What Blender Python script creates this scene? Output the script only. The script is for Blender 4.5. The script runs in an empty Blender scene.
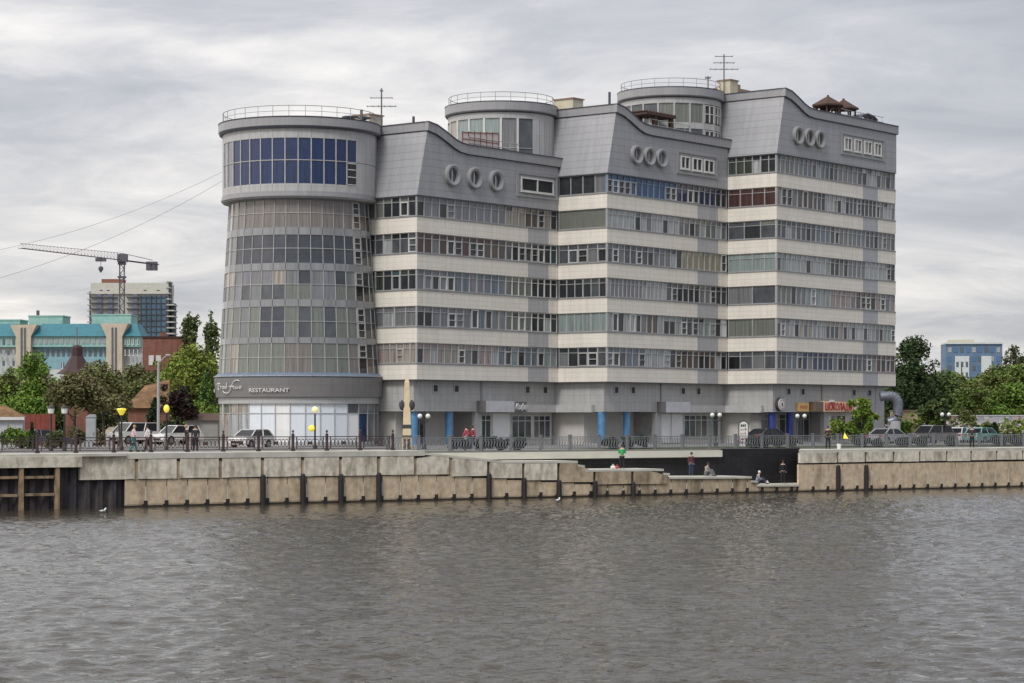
import bpy, bmesh, math, random
import numpy as np
from mathutils import Vector, Matrix
R = math.radians
random.seed(7)
SC = bpy.context.scene
COL = SC.collection

# ------------------------------------------------------------ camera, sky, sun
F = 2300.0; HY = 418.0; CZ = 5.7
cam = bpy.data.cameras.new('camera'); co = bpy.data.objects.new('camera', cam); COL.objects.link(co)
co.location = (0, 0, CZ); co.rotation_euler = (R(90), 0, 0)
cam.sensor_width = 36; cam.lens = F/1024*36
cam.shift_y = (HY-341.5)/1024
cam.clip_start = 1; cam.clip_end = 9000
SC.camera = co
SC.render.resolution_x = 1024; SC.render.resolution_y = 683
SC.view_settings.view_transform = 'Standard'; SC.view_settings.look = 'None'
SC.view_settings.gamma = 1; SC.view_settings.use_curve_mapping = False
SC.view_settings.exposure = 0.44

SUN_EL, SUN_AZ = 48, 205          # degrees; azimuth clockwise from +Y
w = bpy.data.worlds.new('World'); SC.world = w; w.use_nodes = True
nt = w.node_tree; nt.nodes.clear()
N = nt.nodes.new; L = nt.links.new
out = N('ShaderNodeOutputWorld'); add = N('ShaderNodeAddShader')
bg1 = N('ShaderNodeBackground'); bg2 = N('ShaderNodeBackground')
sky = N('ShaderNodeTexSky'); sky.sky_type = 'NISHITA'; sky.sun_disc = False
sky.sun_elevation = R(SUN_EL); sky.sun_rotation = R(SUN_AZ)
bg1.inputs[1].default_value = 0.006
L(sky.outputs[0], bg1.inputs[0])
tc = N('ShaderNodeTexCoord'); sep = N('ShaderNodeSeparateXYZ'); L(tc.outputs['Generated'], sep.inputs[0])
def M(op, a, b=None, c=None):
    n = N('ShaderNodeMath'); n.operation = op
    for i, v in enumerate((a, b, c)):
        if v is None: continue
        if isinstance(v, (int, float)): n.inputs[i].default_value = v
        else: L(v, n.inputs[i])
    return n.outputs[0]
zc = M('MAXIMUM', sep.outputs[2], 0.0)
den = M('ADD', zc, 0.20)
comb = N('ShaderNodeCombineXYZ')
L(M('DIVIDE', sep.outputs[0], den), comb.inputs[0]); L(M('DIVIDE', sep.outputs[1], den), comb.inputs[1])
def noise(scale, detail, rough, dist, off, sx=1.0, sy=1.0):
    mp = N('ShaderNodeMapping'); mp.inputs['Location'].default_value = (off, off*1.7, 0)
    mp.inputs['Scale'].default_value = (sx, sy, 1)
    L(comb.outputs[0], mp.inputs[0])
    n = N('ShaderNodeTexNoise'); n.inputs['Scale'].default_value = scale; n.inputs['Detail'].default_value = detail
    n.inputs['Roughness'].default_value = rough; n.inputs['Distortion'].default_value = dist
    L(mp.outputs[0], n.inputs['Vector']); return n.outputs[0]
n1 = noise(1.35, 9, 0.52, 0.5, 5.3, 0.8, 1.0)
n2 = noise(4.2, 9, 0.60, 0.6, 9.4, 0.75, 1.0)
mix = M('ADD', M('MULTIPLY', n1, 0.68), M('MULTIPLY', n2, 0.34))
# bluish heavier cloud towards the right (+X), pale break towards the left
mix = M('SUBTRACT', mix, M('MULTIPLY', sep.outputs[0], 0.24))
mix = M('ADD', mix, M('MULTIPLY', M('SUBTRACT', 0.09, M('MINIMUM', zc, 0.20)), 0.80))
cr = N('ShaderNodeValToRGB'); L(mix, cr.inputs[0])
e = cr.color_ramp.elements
e[0].position = 0.34; e[0].color = (0.30, 0.31, 0.345, 1)
e[1].position = 0.68; e[1].color = (0.90, 0.84, 0.79, 1)
x = e.new(0.46); x.color = (0.405, 0.41, 0.435, 1)
x = e.new(0.525); x.color = (0.52, 0.512, 0.52, 1)
x = e.new(0.59); x.color = (0.655, 0.632, 0.615, 1)
L(cr.outputs[0], bg2.inputs[0])
L(M('ADD', 0.86, M('MULTIPLY', zc, 1.15)), bg2.inputs[1])
L(bg1.outputs[0], add.inputs[0]); L(bg2.outputs[0], add.inputs[1]); L(add.outputs[0], out.inputs[0])

sl = bpy.data.lights.new('sun', 'SUN'); so = bpy.data.objects.new('sun', sl); COL.objects.link(so)
sl.energy = 1.5; sl.angle = R(18); sl.color = (1.0, 0.965, 0.92)
az, el = R(SUN_AZ), R(SUN_EL)
d = Vector((math.sin(az)*math.cos(el), math.cos(az)*math.cos(el), math.sin(el)))
so.rotation_euler = d.to_track_quat('Z', 'Y').to_euler()

# ------------------------------------------------------------ materials
MATS = {}
def nodes_of(m):
    m.use_nodes = True; t = m.node_tree
    return t, t.nodes['Principled BSDF']
def mat(name, col, rough=0.6, metal=0.0, var=0.12, scale=1.5, bump=0.0, coat=0.0, spec=0.5, stretch=(1, 1, 1), detail=5):
    if name in MATS: return MATS[name]
    m = bpy.data.materials.new(name); t, b = nodes_of(m)
    b.inputs['Roughness'].default_value = rough; b.inputs['Metallic'].default_value = metal
    b.inputs['Coat Weight'].default_value = coat; b.inputs['Coat Roughness'].default_value = 0.04
    b.inputs['Specular IOR Level'].default_value = spec
    tcn = t.nodes.new('ShaderNodeTexCoord'); mp = t.nodes.new('ShaderNodeMapping'); mp.inputs['Scale'].default_value = stretch
    t.links.new(tcn.outputs['Object'], mp.inputs[0])
    nz = t.nodes.new('ShaderNodeTexNoise'); nz.inputs['Scale'].default_value = scale; nz.inputs['Detail'].default_value = detail
    t.links.new(mp.outputs[0], nz.inputs['Vector'])
    mr = t.nodes.new('ShaderNodeMapRange'); mr.inputs[1].default_value = 0.25; mr.inputs[2].default_value = 0.75
    mr.inputs[3].default_value = 1-var; mr.inputs[4].default_value = 1+var
    t.links.new(nz.outputs[0], mr.inputs[0])
    mx = t.nodes.new('ShaderNodeVectorMath'); mx.operation = 'SCALE'; mx.inputs[0].default_value = col[:3]
    t.links.new(mr.outputs[0], mx.inputs['Scale']); t.links.new(mx.outputs[0], b.inputs['Base Color'])
    if bump:
        bp = t.nodes.new('ShaderNodeBump'); bp.inputs['Strength'].default_value = bump; bp.inputs['Distance'].default_value = 0.05
        t.links.new(nz.outputs[0], bp.inputs['Height']); t.links.new(bp.outputs[0], b.inputs['Normal'])
    MATS[name] = m; return m
def panel_mat(name, col, bw, bh, joint=0.75, rough=0.45, metal=0.0, var=0.06, offset=0.5, mortar=0.018, dirt=0.10, dirt_col=None):
    """cladding: brick texture in metres on the face's own uv, plus streaky dirt"""
    m = bpy.data.materials.new(name); t, b = nodes_of(m)
    uv = t.nodes.new('ShaderNodeUVMap')
    br = t.nodes.new('ShaderNodeTexBrick'); br.offset = offset
    br.inputs['Scale'].default_value = 1.0; br.inputs['Brick Width'].default_value = bw; br.inputs['Row Height'].default_value = bh
    br.inputs['Mortar Size'].default_value = mortar; br.inputs['Mortar Smooth'].default_value = 0.3; br.inputs['Bias'].default_value = 0
    c = Vector(col[:3])
    br.inputs['Color1'].default_value = (*(c*(1-var)), 1); br.inputs['Color2'].default_value = (*(c*(1+var)), 1)
    br.inputs['Mortar'].default_value = (*(c*joint), 1)
    t.links.new(uv.outputs[0], br.inputs['Vector'])
    mp = t.nodes.new('ShaderNodeMapping'); mp.inputs['Scale'].default_value = (1.2, 0.12, 1)
    t.links.new(uv.outputs[0], mp.inputs[0])
    nz = t.nodes.new('ShaderNodeTexNoise'); nz.inputs['Scale'].default_value = 2.2; nz.inputs['Detail'].default_value = 6
    t.links.new(mp.outputs[0], nz.inputs['Vector'])
    mr = t.nodes.new('ShaderNodeMapRange'); mr.inputs[1].default_value = 0.35; mr.inputs[2].default_value = 0.7
    mr.inputs[3].default_value = 1+dirt*0.4; mr.inputs[4].default_value = 1-dirt
    t.links.new(nz.outputs[0], mr.inputs[0])
    mx = t.nodes.new('ShaderNodeVectorMath'); mx.operation = 'SCALE'
    t.links.new(br.outputs['Color'], mx.inputs[0]); t.links.new(mr.outputs[0], mx.inputs['Scale'])
    t.links.new(mx.outputs[0], b.inputs['Base Color'])
    b.inputs['Roughness'].default_value = rough; b.inputs['Metallic'].default_value = metal
    MATS[name] = m; return m
def glass_mat(name, col, fold=0.0, fscale=9.0, rough=0.5, coat=1.0):
    """window: what stands behind the pane (dark room or curtain folds), or a painted sky reflection, under a clear reflecting coat"""
    m = bpy.data.materials.new(name); t, b = nodes_of(m)
    uv = t.nodes.new('ShaderNodeUVMap')
    mp = t.nodes.new('ShaderNodeMapping'); mp.inputs['Scale'].default_value = (fscale if fold else 1.3, 0.25 if fold else 0.8, 1)
    t.links.new(uv.outputs[0], mp.inputs[0])
    nz = t.nodes.new('ShaderNodeTexNoise'); nz.inputs['Scale'].default_value = 1.0; nz.inputs['Detail'].default_value = 3
    t.links.new(mp.outputs[0], nz.inputs['Vector'])
    mr = t.nodes.new('ShaderNodeMapRange'); mr.inputs[1].default_value = 0.3; mr.inputs[2].default_value = 0.7
    v = fold if fold else 0.3
    mr.inputs[3].default_value = 1-v; mr.inputs[4].default_value = 1+v*0.7
    t.links.new(nz.outputs[0], mr.inputs[0])
    mx = t.nodes.new('ShaderNodeVectorMath'); mx.operation = 'SCALE'; mx.inputs[0].default_value = col[:3]
    t.links.new(mr.outputs[0], mx.inputs['Scale']); t.links.new(mx.outputs[0], b.inputs['Base Color'])
    b.inputs['Roughness'].default_value = rough; b.inputs['Specular IOR Level'].default_value = 0.15; b.inputs['Coat Weight'].default_value = coat
    b.inputs['Coat Roughness'].default_value = 0.02; b.inputs['Coat IOR'].default_value = 1.52
    # slight waviness of each pane
    n2 = t.nodes.new('ShaderNodeTexNoise'); n2.inputs['Scale'].default_value = 0.9
    t.links.new(uv.outputs[0], n2.inputs['Vector'])
    bp = t.nodes.new('ShaderNodeBump'); bp.inputs['Strength'].default_value = 0.25; bp.inputs['Distance'].default_value = 0.06
    t.links.new(n2.outputs[0], bp.inputs['Height']); t.links.new(bp.outputs[0], b.inputs['Coat Normal'])
    MATS[name] = m; return m

panel_mat('beige_cladding', (0.78, 0.73, 0.645), 3.6, 0.42, joint=0.80, var=0.03, offset=0.3, dirt=0.08, rough=0.55)
panel_mat('grey_insert', (0.42, 0.42, 0.43), 0.6, 0.42, joint=0.85, var=0.03, offset=0.0)
panel_mat('attic_cladding', (0.335, 0.337, 0.352), 6.4, 0.62, joint=0.74, var=0.03, offset=0.37, mortar=0.03, rough=0.42, dirt=0.10)
panel_mat('parapet_metal', (0.30, 0.30, 0.31), 2.0, 5.0, joint=0.8, var=0.03, rough=0.42)
panel_mat('podium_cladding', (0.44, 0.435, 0.425), 0.62, 0.62, joint=0.78, var=0.03, offset=0.0, mortar=0.02, dirt=0.14)
panel_mat('tower_cladding', (0.42, 0.42, 0.42), 1.05, 3.0, joint=0.8, var=0.04, offset=0.0, dirt=0.12)
panel_mat('spandrel_glass', (0.25, 0.255, 0.262), 1.05, 3.0, joint=1.2, var=0.12, offset=0.0, dirt=0.15, rough=0.22)
panel_mat('sign_band_cladding', (0.20, 0.192, 0.19), 3.0, 5.0, joint=0.8, var=0.02)
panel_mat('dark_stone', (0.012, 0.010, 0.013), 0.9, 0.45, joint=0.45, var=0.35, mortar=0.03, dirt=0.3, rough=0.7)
panel_mat('brick_red', (0.20, 0.085, 0.058), 0.5, 0.2, joint=1.3, var=0.15, dirt=0.25, rough=0.85)
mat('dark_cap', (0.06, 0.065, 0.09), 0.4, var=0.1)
mat('soffit', (0.16, 0.16, 0.165), 0.7)
mat('frame_grey', (0.40, 0.40, 0.395), 0.5)
mat('frame_white', (0.60, 0.60, 0.57), 0.5)
mat('frame_sash', (0.46, 0.46, 0.44), 0.5)
mat('frame_blue', (0.20, 0.29, 0.42), 0.4)
mat('sill_grey', (0.25, 0.25, 0.255), 0.5)
mat('roofing', (0.17, 0.17, 0.175), 0.9)
mat('core_dark', (0.05, 0.05, 0.055), 0.8)
mat('column_light_blue', (0.10, 0.26, 0.47), 0.5, var=.25)
mat('column_deep_blue', (0.025, 0.045, 0.22), 0.5, var=.3)
mat('canopy_light', (0.52, 0.52, 0.55), 0.4)
mat('canopy_dark', (0.14, 0.135, 0.14), 0.5)
mat('white_panel', (0.80, 0.80, 0.79), 0.4, var=0.04)
mat('beige_render', (0.56, 0.54, 0.50), 0.7, var=0.06)
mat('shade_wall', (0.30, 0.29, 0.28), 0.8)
mat('chimney_cream', (0.55, 0.50, 0.38), 0.8)
mat('chimney_brown', (0.30, 0.20, 0.14), 0.8)
mat('blue_ledge', (0.13, 0.18, 0.25), 0.5)
G = {}
for nm, col, fold in [
    ('dark', (0.030, 0.034, 0.037), 0), ('black', (0.010, 0.011, 0.013), 0), ('slate', (0.081, 0.089, 0.098), 0), ('grey', (0.175, 0.181, 0.188), .35),
    ('lilac', (0.194, 0.194, 0.219), .4), ('greengrey', (0.163, 0.175, 0.152), .3), ('pale', (0.375, 0.394, 0.4), .6), ('paleteal', (0.25, 0.306, 0.3), .4),
    ('teal', (0.04, 0.075, 0.082), 0), ('maroon', (0.080, 0.040, 0.035), .5), ('pink', (0.312, 0.25, 0.231), .65), ('beigec', (0.312, 0.281, 0.237), .6),
    ('blue', (0.035, 0.075, 0.16), .5), ('navy', (0.022, 0.035, 0.085), 0), ('royal', (0.008, 0.026, 0.095), .45), ('bluegrey', (0.138, 0.169, 0.206), .4),
    ('yellow', (0.30, 0.275, 0.19), .5), ('white', (0.80, 0.80, 0.79), .05), ('green', (0.050, 0.062, 0.048), .8), ('brown', (0.10, 0.075, 0.06), .3),
    ('towertan', (0.19, 0.17, 0.155), .35), ('towerslate', (0.055, 0.060, 0.076), 0), ('painted_sky', (0.70, 0.75, 0.80), .04)]:  # last tone: reflected sky painted in as a pale base colour
    G[nm] = glass_mat('glass_'+nm, col, fold)

# ------------------------------------------------------------ mesh builder and tagging
class MB:
    def __init__(s): s.v = []; s.f = []; s.m = []; s.mats = []
    def mi(s, m):
        if isinstance(m, str): m = MATS[m]
        if m not in s.mats: s.mats.append(m)
        return s.mats.index(m)
    def face(s, pts, m):
        i = len(s.v); s.v += [tuple(p) for p in pts]; s.f.append(tuple(range(i, i+len(pts)))); s.m.append(s.mi(m))
    def hexa(s, mp, x0, x1, y0, y1, z0, z1, m, skip=()):
        i = len(s.v)
        s.v += [tuple(mp(x, y, z)) for z in (z0, z1) for (x, y) in ((x0, y0), (x1, y0), (x1, y1), (x0, y1))]
        k = s.mi(m)
        for f in ((3, 2, 1, 0), (4, 5, 6, 7), (0, 1, 5, 4), (1, 2, 6, 5), (2, 3, 7, 6), (3, 0, 4, 7)):
            s.f.append(tuple(i+q for q in f)); s.m.append(k)
        return s
    def box(s, x0, x1, y0, y1, z0, z1, m):
        return s.hexa(lambda x, y, z: (x, y, z), min(x0, x1), max(x0, x1), min(y0, y1), max(y0, y1), min(z0, z1), max(z0, z1), m)
    def prism(s, pts, lo, hi, m, axis='z', mtop=None):
        """closed outline extruded along an axis"""
        n = len(pts); i = len(s.v)
        def P(p, h):
            return (p[0], p[1], h) if axis == 'z' else ((p[0], h, p[1]) if axis == 'y' else (h, p[0], p[1]))
        s.v += [P(p, lo) for p in pts]+[P(p, hi) for p in pts]
        k = s.mi(m); kt = s.mi(mtop) if mtop else k
        s.f.append(tuple(i+j for j in range(n))[::-1]); s.m.append(k)
        s.f.append(tuple(i+n+j for j in range(n))); s.m.append(kt)
        for j in range(n):
            a, b = j, (j+1) % n
            s.f.append((i+a, i+b, i+n+b, i+n+a)); s.m.append(k)
        return s
    def lathe(s, cx, cy, prof, m, seg=32, a0=0, a1=360, cap=True):
        """prof: list of (r,z)"""
        full = abs(a1-a0-360) < 1e-6; ns = seg if full else seg+1
        i = len(s.v); k = s.mi(m)
        for (r, z) in prof:
            for j in range(ns):
                a = R(a0+(a1-a0)*j/seg); s.v.append((cx+r*math.cos(a), cy+r*math.sin(a), z))
        for p in range(len(prof)-1):
            for j in range(seg):
                jn = (j+1) % ns
                s.f.append((i+p*ns+j, i+p*ns+jn, i+(p+1)*ns+jn, i+(p+1)*ns+j)); s.m.append(k)
        if cap and full:
            for p, rev in ((0, True), (len(prof)-1, False)):
                if prof[p][0] > 1e-4:
                    q = tuple(i+p*ns+j for j in range(ns)); s.f.append(q[::-1] if rev else q); s.m.append(k)
        return s
    def tube(s, pts, r, m, seg=6, r2=None, closed=False):
        pts = [Vector(p) for p in pts]; n = len(pts); k = s.mi(m); i = len(s.v)
        for a in range(n):
            if closed: t = pts[(a+1) % n]-pts[a-1]
            else: t = pts[min(a+1, n-1)]-pts[max(a-1, 0)]
            t.normalize()
            up = Vector((0, 0, 1)) if abs(t.z) < .9 else Vector((1, 0, 0))
            e1 = t.cross(up).normalized(); e2 = t.cross(e1)
            rr = r if r2 is None else r+(r2-r)*a/max(1, n-1)
            for j in range(seg):
                g = 2*math.pi*j/seg+math.pi/seg
                s.v.append(tuple(pts[a]+e1*rr*math.cos(g)+e2*rr*math.sin(g)))
        for a in range(n if closed else n-1):
            for j in range(seg):
                b = (a+1) % n; jn = (j+1) % seg
                s.f.append((i+a*seg+j, i+a*seg+jn, i+b*seg+jn, i+b*seg+j)); s.m.append(k)
        if not closed:
            s.f.append(tuple(i+j for j in range(seg))[::-1]); s.m.append(k)
            s.f.append(tuple(i+(n-1)*seg+j for j in range(seg))); s.m.append(k)
        return s
    def sphere(s, c, rad, m, seg=10, rings=6, sc=(1, 1, 1)):
        prof = []
        i0 = len(s.v)
        for q in range(rings+1):
            th = math.pi*q/rings
            prof.append((max(1e-4, rad*math.sin(th)), -rad*math.cos(th)))
        s.lathe(0, 0, prof, m, seg)
        for j in range(i0, len(s.v)):
            x, y, z = s.v[j]; s.v[j] = (c[0]+x*sc[0], c[1]+y*sc[1], c[2]+z*sc[2])
        return s
    def build(s, name, parent=None, smooth=False, zoff=0.0, bevel=0.0):
        me = bpy.data.meshes.new(name)
        v = [(a, b, c+zoff) for a, b, c in s.v] if zoff else s.v
        me.from_pydata(v, [], s.f); me.polygons.foreach_set('material_index', s.m)
        for m in s.mats: me.materials.append(m)
        bm = bmesh.new(); bm.from_mesh(me)
        bmesh.ops.remove_doubles(bm, verts=bm.verts, dist=1e-5) if smooth else None
        bmesh.ops.recalc_face_normals(bm, faces=bm.faces)
        uvl = bm.loops.layers.uv.new('UVMap')
        for f in bm.faces:
            n = f.normal
            if abs(n.z) > 0.8:
                for l in f.loops: l[uvl].uv = (l.vert.co.x, l.vert.co.y)
            else:
                t = Vector((-n.y, n.x, 0)); t.normalize()
                q = math.hypot(f.calc_center_median().x, f.calc_center_median().y)
                for l in f.loops: l[uvl].uv = (l.vert.co.dot(t), l.vert.co.z)
            f.smooth = smooth
        bm.to_mesh(me); bm.free()
        o = bpy.data.objects.new(name, me); COL.objects.link(o)
        if parent: o.parent = parent
        if smooth:
            try: me.set_sharp_from_angle(angle=R(38))
            except Exception: pass
        return o
def tag(o, label=None, cat=None, group=None, kind=None):
    if label: o['label'] = label
    if cat: o['category'] = cat
    if group: o['group'] = group
    if kind: o['kind'] = kind
    return o
def thing(name, label, cat, loc=(0, 0, 0), rz=0.0, group=None):
    o = bpy.data.objects.new(name, None); COL.objects.link(o); o.location = loc; o.rotation_euler = (0, 0, rz)
    o.empty_display_size = 0.3
    return tag(o, label, cat, group)
def copy_tree(o, parent=None):
    c = o.copy(); COL.objects.link(c); c.parent = parent
    for ch in [q for q in bpy.data.objects if q.parent == o]: copy_tree(ch, c)
    return c
ident = lambda x, y, z: (x, y, z)

GZ = 3.35                                                   # promenade level
def at(px, D): return ((px-512)/F*D, D)
# ------------------------------------------------------------ frames of reference
UX, UY = 0.6243, 0.7812                                     # along the building's front
C1 = (-7.73, 187.2)
def bw(x, y): return (C1[0]+UX*x-UY*y, C1[1]+UY*x+UX*y)      # building local -> world
QX, QY = 0.8367, 0.5476; Q0 = (0, 162.4); QANG = math.atan2(QY, QX)
def qw(s, t): return (Q0[0]+QX*s-QY*t, Q0[1]+QY*s+QX*t)
def spx(px, t=0.0):
    k = (px-512)/F
    return (k*(Q0[1]+QX*t)+QY*t)/(QX-QY*k)

# ------------------------------------------------------------ ground and water
def ground():
    m = bpy.data.materials.new('paving'); t, b = nodes_of(m)
    tcn = t.nodes.new('ShaderNodeTexCoord')
    nz = t.nodes.new('ShaderNodeTexNoise'); nz.inputs['Scale'].default_value = 0.25; nz.inputs['Detail'].default_value = 8
    t.links.new(tcn.outputs['Object'], nz.inputs['Vector'])
    cr = t.nodes.new('ShaderNodeValToRGB'); cr.color_ramp.elements[0].color = (0.12, 0.118, 0.11, 1); cr.color_ramp.elements[1].color = (0.24, 0.235, 0.22, 1)
    t.links.new(nz.outputs[0], cr.inputs[0]); t.links.new(cr.outputs[0], b.inputs['Base Color']); b.inputs['Roughness'].default_value = 0.9
    g = MB()
    pts = [(-400, 3.3), (spx(424), 3.3), (spx(424), 3.52), (spx(800, 3.5), 3.52), (spx(800, 3.3), 3.3), (900, 3.3), (6000, 6000), (-6000, 6000)]
    g.prism(pts, -3.0, GZ, m)
    o = g.build('ground'); o.location = (Q0[0], Q0[1], 0); o.rotation_euler = (0, 0, QANG); tag(o, kind='structure')
    # road and kerb between promenade and building
    r = MB(); r.box(-300, 400, 12, 19, GZ, GZ+0.004, mat('asphalt', (0.06, 0.06, 0.06), 0.9))
    o = r.build('road'); o.location = (Q0[0], Q0[1], 0); o.rotation_euler = (0, 0, QANG); tag(o, kind='structure')
    r = MB()
    for t0 in (11.8, 19.0): r.box(-300, 400, t0, t0+0.2, GZ-0.02, GZ+0.13, mat('kerb_concrete', (0.4, 0.4, 0.38), 0.8))
    o = r.build('kerb'); o.location = (Q0[0], Q0[1], 0); o.rotation_euler = (0, 0, QANG); tag(o, kind='structure')
    r = MB(); r.box(spx(600, 6), 400, 4.6, 10.5, GZ, GZ+0.06, mat('lawn', (0.07, 0.10, 0.03), 0.95, var=0.4, scale=3))
    o = r.build('lawn'); o.location = (Q0[0], Q0[1], 0); o.rotation_euler = (0, 0, QANG); tag(o, kind='structure')
ground()

def water():
    rng = np.random.default_rng(5)
    xs = np.concatenate([np.linspace(-700, -62, 24), np.arange(-60, 62, 0.19), np.linspace(64, 700, 24)])
    ys = np.concatenate([np.linspace(-200, 36, 14), np.arange(38, 84, 0.13), np.arange(84, 130, 0.22), np.arange(130, 196, 0.45), np.linspace(198, 700, 16)])
    X, Y = np.meshgrid(xs, ys)
    Z = np.zeros_like(X)
    for i in range(120):
        lam = float(np.exp(rng.uniform(math.log(0.6), math.log(2.2))))
        th = rng.normal(math.radians(262), 0.8)
        k = 2*math.pi/lam; ph = rng.uniform(0, 6.28)
        amp = 0.0062*lam**0.75
        # soft group modulation so the chop comes in patches
        g = 0.6+0.4*np.sin(X*rng.uniform(-.25, .25)+Y*rng.uniform(-.12, .12)+rng.uniform(0, 6.28))
        q_ = k*(X*math.cos(th)+Y*math.sin(th))+ph; Z += amp*g*(np.sin(q_)-0.22*np.cos(2*q_))
    Z *= 0.85+0.35*np.sin(X*0.045+1.0+0.7*np.sin(Y*0.03))*np.sin(Y*0.05+0.4)
    fade = np.clip((62-np.abs(X))/6, 0, 1)*np.clip((Y-38)/5, 0, 1)*np.clip((196-Y)/8, 0, 1)
    # calmer in the lee of the quay wall
    tq = (X-Q0[0])*(-QY)+(Y-Q0[1])*QX
    lee = np.clip((-tq)/22.0, 0.28, 1)
    Z = Z*fade*lee
    ny, nx = X.shape
    me = bpy.data.meshes.new('water')
    me.vertices.add(nx*ny); me.vertices.foreach_set('co', np.stack([X, Y, Z], -1).reshape(-1).astype(np.float32))
    idx = np.arange(nx*ny).reshape(ny, nx)
    q = np.stack([idx[:-1, :-1], idx[:-1, 1:], idx[1:, 1:], idx[1:, :-1]], -1).reshape(-1, 4)
    me.loops.add(q.size); me.loops.foreach_set('vertex_index', q.reshape(-1).astype(np.int32))
    me.polygons.add(len(q)); me.polygons.foreach_set('loop_start', (np.arange(len(q))*4).astype(np.int32))
    me.polygons.foreach_set('use_smooth', np.ones(len(q), dtype=bool))
    me.update(calc_edges=True)
    m = bpy.data.materials.new('river_water'); t, b = nodes_of(m)
    b.inputs['Base Color'].default_value = (0.046, 0.039, 0.026, 1); b.inputs['Roughness'].default_value = 0.02
    b.inputs['IOR'].default_value = 1.333
    tcn = t.nodes.new('ShaderNodeTexCoord')
    h = None
    for sc, wt, st in ((2.4, 1.0, (0.8, 1.0, 1)), (5.5, 0.5, (0.75, 1, 1))):
        mp = t.nodes.new('ShaderNodeMapping'); mp.inputs['Scale'].default_value = st; mp.inputs['Rotation'].default_value = (0, 0, 0.25)
        t.links.new(tcn.outputs['Object'], mp.inputs[0])
        nz = t.nodes.new('ShaderNodeTexNoise'); nz.inputs['Scale'].default_value = sc; nz.inputs['Detail'].default_value = 4
        nz.inputs['Distortion'].default_value = 0.6
        t.links.new(mp.outputs[0], nz.inputs['Vector'])
        mu = t.nodes.new('ShaderNodeMath'); mu.operation = 'MULTIPLY'; mu.inputs[1].default_value = wt; t.links.new(nz.outputs[0], mu.inputs[0])
        if h is None: h = mu.outputs[0]
        else:
            ad = t.nodes.new('ShaderNodeMath'); ad.operation = 'ADD'; t.links.new(h, ad.inputs[0]); t.links.new(mu.outputs[0], ad.inputs[1]); h = ad.outputs[0]
    bp = t.nodes.new('ShaderNodeBump'); bp.inputs['Strength'].default_value = 1.0; bp.inputs['Distance'].default_value = 0.055
    t.links.new(h, bp.inputs['Height']); t.links.new(bp.outputs[0], b.inputs['Normal'])
    me.materials.append(m)
    o = bpy.data.objects.new('water', me); COL.objects.link(o); tag(o, kind='structure')
water()

# ------------------------------------------------------------ quay wall
mat('coping_concrete', (0.52, 0.51, 0.44), 0.85, var=0.22, scale=.8, bump=0.2)
def weathered(name, base, stain, scale=0.9, amt=0.55, streak=0.35):
    m = bpy.data.materials.new(name); t, b = nodes_of(m)
    tcn = t.nodes.new('ShaderNodeTexCoord'); mp = t.nodes.new('ShaderNodeMapping'); mp.inputs['Scale'].default_value = (1, 1, streak)
    t.links.new(tcn.outputs['Object'], mp.inputs[0])
    n1 = t.nodes.new('ShaderNodeTexNoise'); n1.inputs['Scale'].default_value = scale*1.6; n1.inputs['Detail'].default_value = 9; n1.inputs['Roughness'].default_value = 0.65
    t.links.new(mp.outputs[0], n1.inputs['Vector'])
    n2 = t.nodes.new('ShaderNodeTexNoise'); n2.inputs['Scale'].default_value = 2.6; n2.inputs['Detail'].default_value = 8
    t.links.new(tcn.outputs['Object'], n2.inputs['Vector'])
    mr = t.nodes.new('ShaderNodeMapRange'); mr.inputs[1].default_value = amt-0.08; mr.inputs[2].default_value = amt+0.16
    t.links.new(n1.outputs[0], mr.inputs[0])
    mx = t.nodes.new('ShaderNodeMix'); mx.data_type = 'RGBA'; mx.inputs[6].default_value = (*base, 1); mx.inputs[7].default_value = (*stain, 1)
    t.links.new(mr.outputs[0], mx.inputs[0])
    m2 = t.nodes.new('ShaderNodeMapRange'); m2.inputs[1].default_value = .3; m2.inputs[2].default_value = .7; m2.inputs[3].default_value = .78; m2.inputs[4].default_value = 1.15
    t.links.new(n2.outputs[0], m2.inputs[0])
    vm = t.nodes.new('ShaderNodeVectorMath'); vm.operation = 'SCALE'; t.links.new(mx.outputs[2], vm.inputs[0]); t.links.new(m2.outputs[0], vm.inputs['Scale'])
    t.links.new(vm.outputs[0], b.inputs['Base Color']); b.inputs['Roughness'].default_value = 0.9
    bp = t.nodes.new('ShaderNodeBump'); bp.inputs['Strength'].default_value = 0.4; bp.inputs['Distance'].default_value = 0.06
    t.links.new(n2.outputs[0], bp.inputs['Height']); t.links.new(bp.outputs[0], b.inputs['Normal'])
    MATS[name] = m
weathered('cap_concrete', (0.68, 0.63, 0.52), (0.30, 0.25, 0.18), amt=0.53, scale=.9)
weathered('sand_panel', (0.58, 0.47, 0.325), (0.30, 0.23, 0.15), amt=0.56, scale=0.5)
weathered('sand_panel_dark', (0.46, 0.37, 0.255), (0.17, 0.13, 0.085), amt=0.52, scale=0.7)
weathered('sheet_pile', (0.035, 0.032, 0.036), (0.10, 0.085, 0.075), amt=0.55, scale=1.5, streak=0.2)
weathered('old_timber', (0.33, 0.24, 0.15), (0.12, 0.085, 0.055), amt=0.52, scale=1.5, streak=0.2)
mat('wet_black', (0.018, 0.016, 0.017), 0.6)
mat('algae_line', (0.035, 0.028, 0.016), 0.5)

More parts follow.
